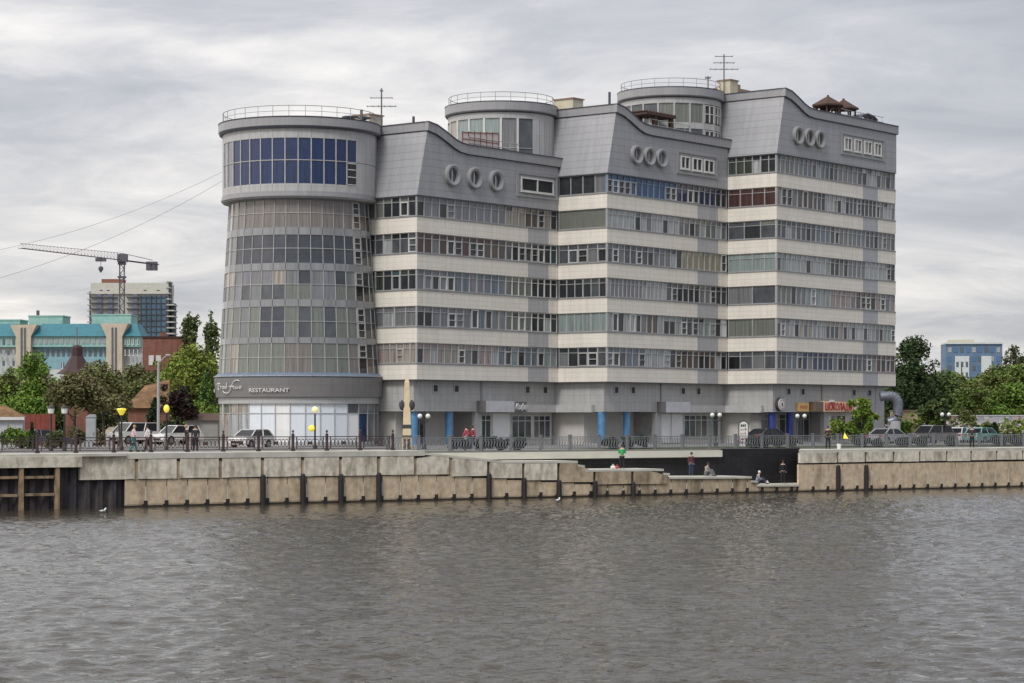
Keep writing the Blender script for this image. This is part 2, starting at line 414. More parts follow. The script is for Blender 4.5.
quay = thing('quay_wall', 'long weathered concrete and sandstone embankment wall rising out of the river', 'quay wall', (Q0[0], Q0[1], 0), QANG)
def quay_wall():
    S = lambda p: spx(p)
    sA, sB, sC, sD = S(80), S(125), S(424), S(798)
    LE, RE = -150, 230
    # --- coping strips (set on top, small step back)
    m = MB()
    m.box(LE, sB, -0.25, 3.3, 3.28, 3.46, 'coping_concrete'); m.box(sB, sC, -0.12, 3.3, 3.10, 3.46, 'coping_concrete')
    m.build('coping', quay)
    m = MB(); m.prism([(sD, -.10), (RE, -.10), (RE, 3.3), (spx(800, 3.3), 3.3)], 3.02, 3.25, 'coping_concrete'); m.build('coping', quay)
    # left beam over the sheet piles
    m = MB(); m.box(LE, sA, -0.35, 0.5, 2.62, 3.28, 'cap_concrete'); m.box(sA+0.02, sB, 0.0, 0.5, 1.80, 3.28, 'cap_concrete')
    m.box(LE, sB, 0.35, 3.2, -2, 3.27, 'wet_black'); m.build('beam', quay)
    # corrugated sheet piles
    m = MB(); pts = []; s = LE; k = 0
    while s < sB:
        d0, d1 = (0.12, 0.12) if k % 2 == 0 else (0.32, 0.32)
        pts += [(s, d0), (s+0.32, d1)]; s += 0.45; k += 1
    pts = [(a, b) for a, b in pts if a < sB-0.02]
    pts += [(sB-0.01, 0.40), (LE, 0.40)]
    m.prism(pts, -2, 2.7, 'sheet_pile'); m.build('sheet_pile', quay)
    for p in (20, 56, -18, -56, -96):
        s = S(p); m = MB(); m.prism([(s-.13, -.28), (s+.13, -.30), (s+.14, .02), (s-.12, .03)], -2, 2.64, 'old_timber'); m.build('timber_post', quay)
    for a, b in ((-56, -18), (-18, 20), (20, 56)):
        for z in (1.93, 0.86):
            m = MB(); s0, s1 = S(a)+.2, S(b)-.2; dz = random.uniform(-.05, .05)
            m.prism([(s0, z), (s1, z+dz), (s1, z+dz+.17), (s0, z+.17)], -.16, .02, 'old_timber', axis='y'); m.build('timber_rail', quay)
    # --- top of the wall along the river as steps down to the water in the middle
    prof = [(S(125), 3.10), (S(424), 3.10), (S(424)+.01, 3.32), (S(470), 2.95), (S(505), 2.66), (S(577), 2.62), (S(577)+.01, 2.35), (S(584), 2.30), (S(584)+.01, 1.98), (S(663), 1.95),
            (S(663)+.01, 1.66), (S(669), 1.62), (S(669)+.01, 1.36), (S(751), 1.28), (S(751)+.01, 0.98), (S(757), 0.95), (S(757)+.01, 0.66), (S(798), 0.60)]
    def top(s):
        for (a, za), (b, zb) in zip(prof, prof[1:]):
            if a <= s <= b: return za+(zb-za)*(s-a)/max(1e-6, b-a)
        return 3.02
    # solid backing
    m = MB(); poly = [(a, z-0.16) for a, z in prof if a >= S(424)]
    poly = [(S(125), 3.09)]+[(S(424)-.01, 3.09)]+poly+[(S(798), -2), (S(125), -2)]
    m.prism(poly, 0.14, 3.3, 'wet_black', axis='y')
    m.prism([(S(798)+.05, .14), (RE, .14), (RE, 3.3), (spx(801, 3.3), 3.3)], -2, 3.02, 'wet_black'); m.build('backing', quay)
    # terrace slabs
    tp = [q for q in prof if q[0] >= S(424)]
    for (a, za), (b, zb) in zip(tp, tp[1:]):
        if b-a < 0.1: continue
        m = MB(); m.prism([(a, za-.16), (b, zb-.16), (b, zb), (a, za)], -.10, 3.42, 'coping_concrete', axis='y'); m.build('terrace_slab', quay)
    # lower sandstone panels and upper cap panels, joints left open
    def lower(s0, s1, z1a, z1b, mt, d=0.0):
        m = MB(); g = 0.035
        m.prism([(s0+g, 0.20), (s1-g, 0.20), (s1-g, z1b), (s0+g, z1a)], d, 0.15, mt, axis='y')
        m.prism([(s0+g, -1.5), (s1-g-.22, -1.5), (s1-g-.22, .2), (s0+g, .2)], d+.02, .15, mt, axis='y')
        m.box(s0, s1, d+.01, .16, -1.5, 0.13, 'algae_line'); m.box(s1-.16, s1+.10, d-.02, d+.009, -.3, .42, 'wet_black')
        m.box(s1-.05, s1+.02, d-.012, d+.02, .42, min(z1a, z1b)*.75, 'coping_concrete')
        m.build('stone_panel', quay)
    s = S(125); W = 1.45; caps = []
    while s < S(798)-0.3:
        e_ = min(s+W, S(798)); ta, tb = top(s+.02), top(e_-.02)
        lim = 1.76 if e_ < S(424) else None
        if lim is None:
            f = min(1, max(0, (s-S(424))/(S(600)-S(424)))); z = 1.76-0.95*f
            za = min(z, ta-.2); zb = min(z-.02, tb-.2)
            if s > S(655): za, zb = ta-.165, tb-.165
            za, zb = min(za, ta-.165), min(zb, tb-.165)
        else: za = zb = lim
        lower(s, e_, max(za, .3), max(zb, .3), 'sand_panel' if s < S(500) else 'sand_panel_dark' if s > S(575) else 'sand_panel', d=0.0 if s < S(640) else 0.02)
        s = e_
    s = S(798); W = 1.5
    while s < RE-1:
        e_ = min(s+W, RE)
        if s < 75: lower(s, e_, 2.12, 2.12, 'sand_panel', d=-0.06)
        else:
            m = MB(); m.box(s, RE, -.06, .15, -1.5, 2.12, 'sand_panel'); m.build('stone_panel', quay); break
        s = e_
    # cap panels between notches
    notches = [136, 178, 220, 262, 302, 340, 378, 415, 450, 488, 523, 558, 594, 632, 668]
    ed = [S(125)]+[S(p) for p in notches]+[S(700)]
    for a, b in zip(ed, ed[1:]):
        n_ = 0.13 if a > ed[0] else 0
        ta, tb = top(a+n_)-.17, top(b-.13)-.17
        if a > S(650): continue
        if a > S(424)-1:
            f = min(1, max(0, (a-S(424))/(S(600)-S(424)))); zc_ = 1.80-0.95*f
        else: zc_ = 1.82; ta = tb = 3.09
        if min(ta, tb)-zc_ < .12: continue
        m = MB(); mt = 'cap_concrete' if a < S(545) else 'sand_panel_dark'
        zz = [zc_+random.uniform(-.02, .02) for _ in range(3)]
        mid = (a+b)/2; tm = min(top(mid)-.17, max(ta, tb)+.2) if a > S(424)-1 else 3.09
        m.prism([(a+n_, zz[0]), (mid, zz[1]), (b-.13, zz[2]), (b-.13, tb), (mid, tm), (a+n_, ta)], -.09, .14, mt, axis='y'); m.build('cap_panel', quay)
    rn = [798, 837, 865, 893, 919, 946, 970.5, 996, 1022, 1048, 1074, 1100]
    for a, b in zip([S(p) for p in rn], [S(p) for p in rn][1:]):
        m = MB(); m.box(a+.12, b-.12, -.12, .14, 2.26+random.uniform(-.04,.04), 3.02, 'cap_concrete'); m.build('cap_panel', quay)
    m = MB(); m.box(S(1100)+.18, RE, -.18, .14, 2.26, 3.02, 'cap_concrete'); m.build('cap_panel', quay)
    # black fenders in the notches
    for p, zt in ((262, 2.1), (302, 2.1), (340, 2.05), (378, 2.1), (488, 1.95), (523, 1.6), (558, 1.4), (594, 1.3), (632, 1.15), (837, 2.15), (865, 2.15)):
        s = S(p); m = MB(); m.lathe(s, -.14, [(.20, -1.5), (.19, zt-.5), (.17, zt-.2), (.08, zt-.1)], 'wet_black', 10); m.build('fender', quay)
    for p in notches[:9]:
        s = S(p); m = MB(); m.box(s-.125, s+.125, -.02, .14, 2.93, 3.09, 'sheet_pile'); m.box(s-.125, s+.125, .0, .14, 1.7, 2.92, 'sand_panel_dark'); m.build('drain_slot', quay)
    # dark stone wall at the back of the landing, and the pale slab that carries the promenade
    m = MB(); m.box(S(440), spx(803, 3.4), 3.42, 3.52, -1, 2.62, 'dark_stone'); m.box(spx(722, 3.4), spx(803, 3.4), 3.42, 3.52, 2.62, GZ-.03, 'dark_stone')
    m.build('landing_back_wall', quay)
    m = MB(); m.prism([(S(798)-.3, .0), (S(798), .0), (spx(800, 3.4), 3.41), (S(798)-.3, 3.41)], .44, .60, 'coping_concrete'); m.build('terrace_slab', quay)
    m = MB(); m.box(spx(426, 3.1), spx(722, 3.1), 3.05, 3.6, 2.72, 3.22, mat('pale_slab', (0.60, 0.585, 0.50), .7, var=.08, scale=1)); m.build('promenade_slab', quay)
quay_wall()

# ------------------------------------------------------------ the apartment building
BR = thing('apartment_building', 'grey and beige stepped riverside apartment block with a round glazed tower and curved roofline', 'building',
           (C1[0], C1[1], GZ), math.atan2(UY, UX))
ZO = -GZ
Z0 = 8.85; FH = 3.0
STEPX, STEPY = 18.85, 5.35
BLK = [dict(x0=0.0, x1=18.84, y=0.0, n=5), dict(x0=STEPX, x1=2*STEPX-.01, y=-STEPY, n=6), dict(x0=2*STEPX, x1=2*STEPX+22.0, y=-2*STEPY, n=7)]
YB = 12.0
def B(m, name, parent=None, smooth=False): return m.build(name, parent or BR, smooth, zoff=ZO)

def glaze(mp, length, z0, z1, style, parent=BR, pane_w=0.95, depth=0.14, seed=0, corner=True):
    """a run of glazing; mp(s, d, z) maps run coordinates, d grows inwards. Returns the frame object with the panes as its child"""
    rg = random.Random(seed)
    pal, fr, tr, sash, pw = style
    pane_w = pw or pane_w
    n = max(1, round(length/pane_w)); w = length/n
    f = MB(); p = MB(); D = depth; fm = 'frame_'+fr
    zt = z1-(z1-z0)*0.27 if tr else None
    f.hexa(mp, 0, length, D-.07, D+.05, z0, z0+.05, fm); f.hexa(mp, 0, length, D-.07, D+.05, z1-.05, z1, fm)
    cur = rg.choice(pal); run = rg.randint(1, 4)
    big = rg.randint(3, 5)
    for i in range(n+1):
        t = .035 if i % big else .06
        f.hexa(mp, max(0, i*w-t), min(length, i*w+t), D-.08, D+.04, z0+.05, z1-.05, fm)
    if tr: 
        f.hexa(mp, .03, length-.03, D-.055, D+.035, zt-.025, zt+.025, fm)
    for i in range(n):
        if run == 0: cur = rg.choice(pal); run = rg.randint(1, 4)
        run -= 1
        c = cur; a, b = i*w, (i+1)*w
        issash = rg.random() < sash*.8
        if issash:
            wf = MATS['frame_white'] if rg.random() < .45 else MATS['frame_grey']
            zz0, zz1 = z0+.05, (zt-.02 if tr else z1-.05)
            f.hexa(mp, a+.04, a+.11, D-.10, D, zz0, zz1, wf); f.hexa(mp, b-.11, b-.04, D-.10, D, zz0, zz1, wf)
            f.hexa(mp, a+.11, b-.11, D-.10, D, zz0, zz0+.07, wf); f.hexa(mp, a+.11, b-.11, D-.10, D, zz1-.07, zz1, wf)
            if rg.random() < .6: f.hexa(mp, a+.11, b-.11, D-.10, D, (zz0+zz1)/2-.02, (zz0+zz1)/2+.03, wf)
            c = 'dark' if rg.random() < .7 else c
        elif len(pal) > 1 and rg.random() < .22: c = rg.choice(['dark', 'slate', 'black', 'grey', 'pale'])
        dd = rg.uniform(-.006, .006)
        if tr:
            p.face([mp(a, D+dd, z0), mp(b, D-dd, z0), mp(b, D-dd, zt), mp(a, D+dd, zt)], G[c])
            c2 = cur if rg.random() < .8 else rg.choice(pal)
            p.face([mp(a, D, zt), mp(b, D, zt), mp(b, D, z1), mp(a, D, z1)], G[c2])
        else:
            p.face([mp(a, D+dd, z0), mp(b, D-dd, z0), mp(b, D-dd, z1), mp(a, D+dd, z1)], G[c])
    fo = B(f, 'window', parent)
    p.build('pane', fo, zoff=ZO)
    return fo
def front_map(b, off=0.0):
    return lambda s, d, z: (b['x0']+off+s, b['y']+d, z)
def side_map(b, ylen):                                    # runs from the far (left) end to the corner
    return lambda s, d, z: (b['x0']+d, b['y']+ylen-s, z)

# style: palette, frame colour, transom, share of opening sashes, pane width
T = True; Fz = False
SIDE = [
 [(['greengrey', 'dark', 'slate'], 'grey', T, .5, .95), (['dark', 'black', 'slate'], 'grey', T, .45, .9), (['green', 'teal', 'dark'], 'grey', T, .2, .9), (['grey', 'greengrey'], 'grey', T, .0, 1.3), (['pink', 'beigec', 'brown'], 'grey', T, .1, .75)],
 [(['greengrey', 'greengrey', 'dark'], 'grey', Fz, .3, 1.2), (['greengrey'], 'grey', Fz, .0, 5.3), (['teal', 'dark', 'slate'], 'grey', T, .3, 1.05), (['dark', 'slate', 'dark'], 'grey', T, .1, .95), (['paleteal'], 'grey', Fz, .0, .9), (['dark', 'slate', 'brown'], 'grey', T, .5, 1.0)],
 [(['green', 'green', 'dark'], 'grey', T, .1, .85), (['maroon'], 'grey', T, .0, 1.35), (['greengrey', 'slate'], 'grey', T, .0, 1.7), (['paleteal'], 'grey', T, .0, 1.3), (['greengrey', 'slate'], 'grey', Fz, .0, 2.6), (['greengrey', 'slate', 'grey'], 'grey', Fz, .0, 2.6), (['slate', 'navy', 'bluegrey'], 'grey', T, .1, 1.3)]]
FRONT = [
 [[(11.6, (['lilac', 'grey', 'lilac'], 'grey', T, .2, .95)), (7.24, (['dark', 'beigec', 'brown'], 'grey', T, .1, .9))],
  [(11.6, (['maroon', 'maroon', 'brown'], 'grey', T, .4, .95)), (7.24, (['teal', 'dark', 'slate'], 'white', T, .35, .95))],
  [(11.6, (['bluegrey', 'lilac', 'bluegrey'], 'grey', T, .2, .95)), (7.24, (['greengrey', 'dark', 'beigec'], 'white', T, .2, .95))],
  [(7.0, (['beigec', 'grey', 'lilac'], 'grey', T, .1, .95)), (4.6, (['bluegrey', 'lilac'], 'grey', Fz, .25, 1.0)), (7.24, (['dark', 'greengrey', 'dark'], 'white', T, .35, .95))],
  [(10.6, (['pink', 'pink', 'brown', 'beigec'], 'grey', T, .1, .85)), (8.24, (['bluegrey', 'slate', 'paleteal'], 'grey', T, .25, .95))]],
 [[(10.6, (['blue', 'blue', 'blue'], 'blue', T, .55, .9)), (8.24, (['navy', 'dark', 'navy'], 'grey', T, .2, .9))],
  [(11.0, (['pale', 'grey', 'lilac', 'pale'], 'grey', T, .05, .85)), (7.84, (['grey', 'slate', 'greengrey'], 'grey', T, .2, .9))],
  [(10.6, (['bluegrey', 'slate', 'grey'], 'grey', T, .3, .9)), (8.24, (['yellow', 'dark', 'yellow'], 'grey', Fz, .25, .9))],
  [(9.0, (['lilac', 'pale', 'lilac'], 'grey', T, .0, .6)), (9.84, (['slate', 'dark', 'grey'], 'grey', T, .15, .9))],
  [(8.6, (['pale', 'pale', 'brown', 'beigec'], 'grey', Fz, .35, .9)), (10.24, (['paleteal', 'dark', 'slate', 'white'], 'grey', T, .2, .95))],
  [(9.6, (['pale', 'bluegrey', 'paleteal'], 'grey', T, .35, .95)), (9.24, (['slate', 'brown', 'dark'], 'grey', T, .05, .9))]],
 [[(11.0, (['grey', 'bluegrey', 'slate'], 'grey', T, .03, .8)), (11.0, (['grey', 'pale', 'slate'], 'grey', T, .2, .9))],
  [(6.5, (['beigec', 'grey', 'brown'], 'grey', Fz, .35, .9)), (15.5, (['grey', 'slate', 'pale', 'dark'], 'grey', T, .1, .75))],
  [(9.6, (['slate', 'navy', 'bluegrey'], 'grey', T, .1, .85)), (12.4, (['slate', 'grey', 'bluegrey'], 'grey', T, .1, .8))],
  [(9.6, (['pale', 'paleteal', 'pale'], 'grey', T, .06, .85)), (12.4, (['slate', 'grey', 'pale', 'dark'], 'grey', T, .1, .8))],
  [(9.6, (['greengrey', 'grey', 'paleteal'], 'grey', Fz, .05, .85)), (12.4, (['pink', 'lilac', 'brown'], 'grey', T, .2, .95))],
  [(12.0, (['pale', 'beigec', 'lilac'], 'grey', T, .12, .8)), (10.0, (['pale', 'paleteal', 'grey'], 'grey', T, .05, .75))],
  [(11.0, (['slate', 'bluegrey', 'navy'], 'grey', T, .03, .9)), (11.0, (['brown', 'lilac', 'maroon', 'slate'], 'grey', T, .2, .9))]]]
INS = [(14.6, 17.5), (13.9, 17.3), (15.6, 18.5)]

def banded_blocks():
    for bi, b in enumerate(BLK):
        x0, x1, y = b['x0'], b['x1'], b['y']
        ylen = STEPY if bi else 7.4
        top = Z0+FH*b['n']
        # inner core closes the volume behind the glazing
        m = MB(); m.box(x0+.6, x1-(.3 if bi == 2 else 0), y+.6, YB-.2, Z0+.01, top+.2, 'core_dark'); B(m, 'core')
        # back and end wall
        m = MB(); m.box(x0+.3, x1, YB-.2, YB, Z0, top+.2, 'podium_cladding')
        if bi == 2: m.box(x1-.25, x1+.02, y+.6, YB-.2, Z0, top, 'podium_cladding')
        if bi == 0: m.box(-.0, .3, 9.5, YB, Z0, top, 'podium_cladding')
        B(m, 'rear_wall')
        for k in range(b['n']):
            z = Z0+FH*k
            a, c = INS[bi]
            g = MB(); th = .5
            ye = y+ylen-.01
            # left wing of the band (side), corner mitred in one outline
            g.prism([(x0, y), (x0+a, y), (x0+a, y+th), (x0+th, y+th), (x0+th, ye), (x0, ye)], z, z+1.25, 'beige_cladding')
            g.box(x0+c, x1, y, y+th, z, z+1.25, 'beige_cladding')
            bo = B(g, 'balcony_band')
            g = MB(); g.box(x0+a+.004, x0+c-.004, y+.004, y+th, z+.003, z+1.247, 'grey_insert'); B(g, 'insert_panel', bo)
            g = MB(); g.prism([(x0-.05, y-.05), (x1, y-.05), (x1, y+.4), (x0+.4, y+.4), (x0+.4, ye), (x0-.05, ye)], z+1.25, z+1.34, 'sill_grey'); B(g, 'sill', bo)
            # soffit lip above the glazing
            row = b['n']-1-k
            w0, w1 = z+1.34, z+FH-.02
            glaze(side_map(b, ylen-.02), ylen-.04 if bi else 7.3, w0, w1, SIDE[bi][row], seed=bi*100+k)
            off = 0.02
            for si, (ln, st) in enumerate(FRONT[bi][row]):
                ln2 = min(ln, x1-x0-off-.02)
                glaze(front_map(b, off), ln2, w0, w1, st, seed=bi*100+k*7+si+31); off += ln2
        # floor slab under the lowest band: soffit
        g = MB(); g.box(x0+.05, x1-.05, y+.05, YB, Z0-.06, Z0+.002, 'soffit'); B(g, 'soffit')
banded_blocks()

def attic():
    mull = MATS['frame_white']
    ov = [[4.29, 7.15, 10.03], [4.16, 6.06, 7.95], [3.45, 5.4, 7.3]]
    orad = [.9, .83, .85]
    wins = [[(13.5, 18.1)], [(11.07, 12.5), (12.95, 14.5), (14.83, 16.45)], [(11.9, 13.3), (13.8, 15.15), (15.7, 17.1), (17.6, 19.0)]]
    wz = [(1.35, 2.6), (1.3, 2.5), (1.4, 2.65)]
    for bi, b in enumerate(BLK):
        x0, x1, y = b['x0'], b['x1'], b['y']; zb = Z0+FH*b['n']; zt = zb+6.0
        LN = 1.38
        # profile of the roofline seen from the front
        prof = [(x0+LN, zt), (x0+LN+.9, zt-.18), (x0+LN+2.0, zt-.60), (x0+LN+3.2, zt-1.12), (x0+LN+4.0, zt-1.36), (x0+LN+5.0, zt-1.45), (x1, zt-1.47)]
        m = MB()
        pl = [(x0-.05, zb)]+[(x1+(.03 if bi == 2 else -.02), zb), (x1+(.03 if bi == 2 else -.02), zt-1.5)]+[(px_, pz-.04) for px_, pz in prof[::-1][1:]]
        m.prism(pl, y-.05, YB, 'attic_cladding', axis='y')
        at_ = B(m, 'attic_storey')
        # roof sheet
        m = MB()
        for (xa, za), (xb, zb_) in zip(prof, prof[1:]):
            m.prism([(xa, za-.035), (xb, zb_-.035), (xb, zb_+.0), (xa, za+.0)], y+.3, YB-.1, 'roofing', axis='y')
        B(m, 'roof', at_)
        # parapet band
        xe = x1+(.15 if bi == 2 else .0)
        if bi < 2: xe = x1+.9
        pf = prof[:-1]+[(xe, prof[-1][1])]
        ul = [(pf[0][0]-.22, pf[0][1]+.06)]+[(a, c+.08) for a, c in pf[1:]]
        dl = [(pf[0][0]-.28, pf[0][1]-.62)]+[(a, c-.66) for a, c in pf[1:]]
        m = MB(); m.prism(dl+ul[::-1], y-.24, y+.18, 'parapet_metal', axis='y')
        m.box(x0+LN-.26, x0+LN+.15, y+.18, YB, zt-.6, zt+.06, 'parapet_metal')
        po = B(m, 'parapet')
        m = MB(); m.prism([(a-.03, c) for a, c in ul]+[(a-.03, c+.07) for a, c in ul[::-1]], y-.30, y+.2, 'dark_cap', axis='y')
        m.box(x0+LN-.32, x0+LN+.18, y+.2, YB, zt+.06, zt+.13, 'dark_cap'); B(m, 'parapet_cap', po)
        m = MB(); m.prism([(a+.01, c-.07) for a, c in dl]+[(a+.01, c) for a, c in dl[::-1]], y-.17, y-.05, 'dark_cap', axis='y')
        m.box(x0+LN-.20, x0+LN-.02, y-.05, YB, zt-.67, zt-.6, 'dark_cap'); B(m, 'painted_shadow_line', po)  # solid dark strip standing in for the shadow line below the parapet
        # dark line where the attic meets the glazing
        m = MB(); m.prism([(x0-.08, y-.08), (x1, y-.08), (x1, y+.3), (x0+.3, y+.3), (x0+.3, y+5.3), (x0-.08, y+5.3)], zb-.03, zb+.03, 'dark_cap'); B(m, 'drip_edge', at_)
        # round windows: deep ring, glass and a white centre bar
        for a in ov[bi]:
            cx, cz, r = x0+a, zb+1.95, orad[bi]
            m = MB(); sg = 28; k = m.mi('parapet_metal'); i0 = len(m.v)
            pr = [(r, y-.05), (r, y-.34), (r*.88, y-.38), (r*.66, y-.30), (r*.62, y-.0)]
            for rr, yy in pr:
                for j in range(sg):
                    g_ = 2*math.pi*j/sg; m.v.append((cx+rr*math.cos(g_), yy, cz+rr*math.sin(g_)))
            for q in range(len(pr)-1):
                for j in range(sg):
                    jn = (j+1) % sg; m.f.append((i0+q*sg+j, i0+q*sg+jn, i0+(q+1)*sg+jn, i0+(q+1)*sg+j)); m.m.append(k)
            ro = B(m, 'round_window', smooth=True)
            m = MB(); m.face([(cx+.63*r*math.cos(2*math.pi*j/sg), y-.062, cz+.63*r*math.sin(2*math.pi*j/sg)) for j in range(sg)], G['slate' if bi != 1 else 'grey'])
            m.build('pane', ro, zoff=ZO)
            m = MB(); m.box(cx-.05, cx+.05, y-.13, y-.07, cz-.6*r, cz+.6*r, 'frame_white' if bi != 1 else 'frame_grey'); m.build('mullion', ro, zoff=ZO)
        # framed strip of windows
        w0, w1 = wz[bi]
        A, C = wins[bi][0][0]-.35, wins[bi][-1][1]+.35
        m = MB()
        for q in ((A-.25, A, w0-.45, w1+.4), (C, C+.25, w0-.45, w1+.4), (A, C, w0-.45, w0-.25), (A, C, w1+.25, w1+.4)):
            m.box(x0+q[0], x0+q[1], y-.15, y-.04, zb+q[2], zb+q[3], 'parapet_metal')
        fo = B(m, 'window_surround', at_)
        for a, c in wins[bi]:
            m = MB(); X0, X1, Za, Zc = x0+a, x0+c, zb+w0, zb+w1; t = .13
            m.box(X0, X0+t, y-.16, y-.04, Za, Zc, mull); m.box(X1-t, X1, y-.16, y-.04, Za, Zc, mull)
            m.box(X0+t, X1-t, y-.16, y-.04, Za, Za+t, mull); m.box(X0+t, X1-t, y-.16, y-.04, Zc-t, Zc, mull)
            m.box((X0+X1)/2-.07, (X0+X1)/2+.07, y-.15, y-.05, Za+t, Zc-t, mull)
            m.box(X0-.05, X1+.05, y-.22, y-.04, Za-.07, Za-.002, mull)
            wo = B(m, 'window')
            p = MB(); p.face([(X0+t, y-.075, Za+t), (X1-t, y-.075, Za+t), (X1-t, y-.075, Zc-t), (X0+t, y-.075, Zc-t)], G['dark'] if bi < 2 else G['brown'])
            if bi == 2: p.face([(X0+t, y-.085, Za+t), (X0+t+.35, y-.085, Za+t), (X0+t+.35, y-.085, Zc-t), (X0+t, y-.085, Zc-t)], G['pale'])
            p.build('pane', wo, zoff=ZO)
attic()

# ------------------------------------------------------------ round tower
TX, TY = -3.2, 10.1
NP = 38
def ring_map(cx, cy, rf, ref=None):
    """s in panels (1 = one of NP), angle measured from the river side going right"""
    def mp(s, d, z):
        a = R(-90)+s*2*math.pi/NP
        r = rf(z)-d
        return (cx+r*math.cos(a), cy+r*math.sin(a), z)
    return mp
ang0 = -9                                                   # first panel drawn
def coneR(z): return 6.70+(5.84-6.70)*(z-9.34)/(23.4-9.34)
def tower():
    mpc = ring_map(TX, TY, coneR)
    # local direction towards the camera is (-0.62?, ...): panels counted all round
    rg = random.Random(3)
    # structural drum wall of the cone (spandrels)
    m = MB(); zs = [9.0, 9.34, 11.70, 12.18, 14.66, 15.24, 17.58, 18.18, 20.46, 21.06, 23.30, 23.9]
    m.lathe(TX, TY, [(coneR(z)-.12, z) for z in (8.9, 23.9)], 'core_dark', 76)
    B(m, 'tower_core', smooth=True)
    for z0, z1 in ((8.95, 9.34), (11.70, 12.18), (14.66, 15.24), (17.58, 18.18), (20.46, 21.06), (23.30, 23.75)):
        m = MB()
        for i in range(NP): m.hexa(mpc, i+.02, i+.98, -.005, .14, z0, z1, 'spandrel_glass')
        B(m, 'spandrel_ring')
    # angle of a world direction: which panel faces camera
    cam_l = math.degrees(math.atan2(-UX*.985, -UY*.985))    # local angle of -Y world
    # local x of world (0,-1): u.(0,-1) = -UY ; y: v.(0,-1) = -UX
    face = (cam_l+90)/(360/NP) % NP                         # panel index facing the camera
    rows = [(9.34, 11.70, 'r4'), (12.18, 14.66, 'r3'), (15.24, 17.58, 'r2'), (18.18, 20.46, 'r1'), (21.06, 23.30, 'r0')]
    for z0, z1, rn in rows:
        zm = (z0+z1)/2+.05
        f = MB(); p = MB()
        for i in range(NP):
            rel = (i+.5-face+NP/2) % NP-NP/2               # -left .. +right as seen
            left = rel < -6.2; right = rel > 5.2
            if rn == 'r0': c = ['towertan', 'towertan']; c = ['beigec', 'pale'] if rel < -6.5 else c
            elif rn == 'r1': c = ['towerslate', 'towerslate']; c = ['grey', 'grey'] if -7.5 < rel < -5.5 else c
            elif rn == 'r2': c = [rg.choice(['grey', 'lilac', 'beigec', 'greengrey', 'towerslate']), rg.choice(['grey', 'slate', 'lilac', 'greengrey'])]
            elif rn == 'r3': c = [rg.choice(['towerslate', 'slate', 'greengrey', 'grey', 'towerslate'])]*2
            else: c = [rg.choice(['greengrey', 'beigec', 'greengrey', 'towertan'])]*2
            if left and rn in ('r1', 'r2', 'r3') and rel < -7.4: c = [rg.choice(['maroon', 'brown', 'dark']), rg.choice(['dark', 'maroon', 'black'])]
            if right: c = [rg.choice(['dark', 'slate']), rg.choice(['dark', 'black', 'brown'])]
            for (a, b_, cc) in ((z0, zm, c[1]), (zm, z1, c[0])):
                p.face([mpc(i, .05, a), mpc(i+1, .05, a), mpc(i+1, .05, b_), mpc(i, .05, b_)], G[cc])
            f.hexa(mpc, i-.024, i+.024, -.015, .07, z0, z1, 'frame_grey')
            f.hexa(mpc, i+.024, i+.976, 0.0, .07, zm-.022, zm+.022, 'frame_grey')
            if 5.2 < rel < 6.2:
                for (a, b_) in ((z0+.02, zm-.03), (zm+.03, z1-.02)):
                    if rn in ('r2', 'r4') and b_ < zm+.01: continue
                    f.hexa(mpc, i+.06, i+.14, -.03, .03, a, b_, 'frame_sash'); f.hexa(mpc, i+.86, i+.94, -.03, .03, a, b_, 'frame_sash')
                    f.hexa(mpc, i+.14, i+.86, -.03, .03, b_-.08, b_, 'frame_sash'); f.hexa(mpc, i+.14, i+.86, -.03, .03, a, a+.08, 'frame_sash')
                    f.hexa(mpc, i+.14, i+.86, -.03, .03, (a+b_)/2-.03, (a+b_)/2+.03, 'frame_sash')
        fo = B(f, 'window'); p.build('pane', fo, zoff=ZO)
    # upper drum
    RD = 6.38
    mpd = ring_map(TX, TY, lambda z: RD)
    m = MB(); m.lathe(TX, TY, [(RD-.12, 23.75), (RD-.12, 29.1)], 'core_dark', 76); B(m, 'drum_core', smooth=True)
    m = MB()
    for i in range(NP):
        rel = (i+.5-face+NP/2) % NP-NP/2
        glassy = -7.5 < rel < 5.4
        for z0, z1 in ((23.95, 24.55), (28.22, 29.05)) if glassy else ((23.95, 26.42), (26.46, 29.05)):
            m.hexa(mpd, i+.008, i+.992, 0, .16, z0, z1, 'tower_cladding')
    B(m, 'drum_cladding')
    f = MB(); p = MB()
    for i in range(NP):
        rel = (i+.5-face+NP/2) % NP-NP/2
        if not (-7.5 < rel < 5.4): continue
        c = 'royal' if rel > -5.6 else 'lilac'
        for a, b_ in ((24.55, 26.44), (26.44, 28.22)):
            cc = c
            if rel > 4.4 and a < 25: cc = 'black'
            if -1 < rel < 3 and a < 25 : cc = 'royal'
            p.face([mpd(i, .06, a), mpd(i+1, .06, a), mpd(i+1, .06, b_), mpd(i, .06, b_)], G[cc])
        f.hexa(mpd, i-.04, i+.04, -.01, .07, 24.55, 28.22, 'frame_grey')
        f.hexa(mpd, i+.04, i+.96, .0, .07, 26.41, 26.47, 'frame_grey')
        if rel > 4.4:
            for zz in (24.58, 25.2, 25.8, 26.3): f.hexa(mpd, i+.12, i+.88, -.03, .03, zz, zz+.07, 'frame_white')
    fo = B(f, 'window'); p.build('pane', fo, zoff=ZO)
    m = MB(); m.lathe(TX, TY, [(5.75, 23.38), (6.35, 23.40), (6.50, 23.55), (6.50, 23.70), (6.42, 23.72), (6.42, 23.95), (5.9, 23.95)], 'parapet_metal', 76, cap=False); B(m, 'drum_base_ring', smooth=True)
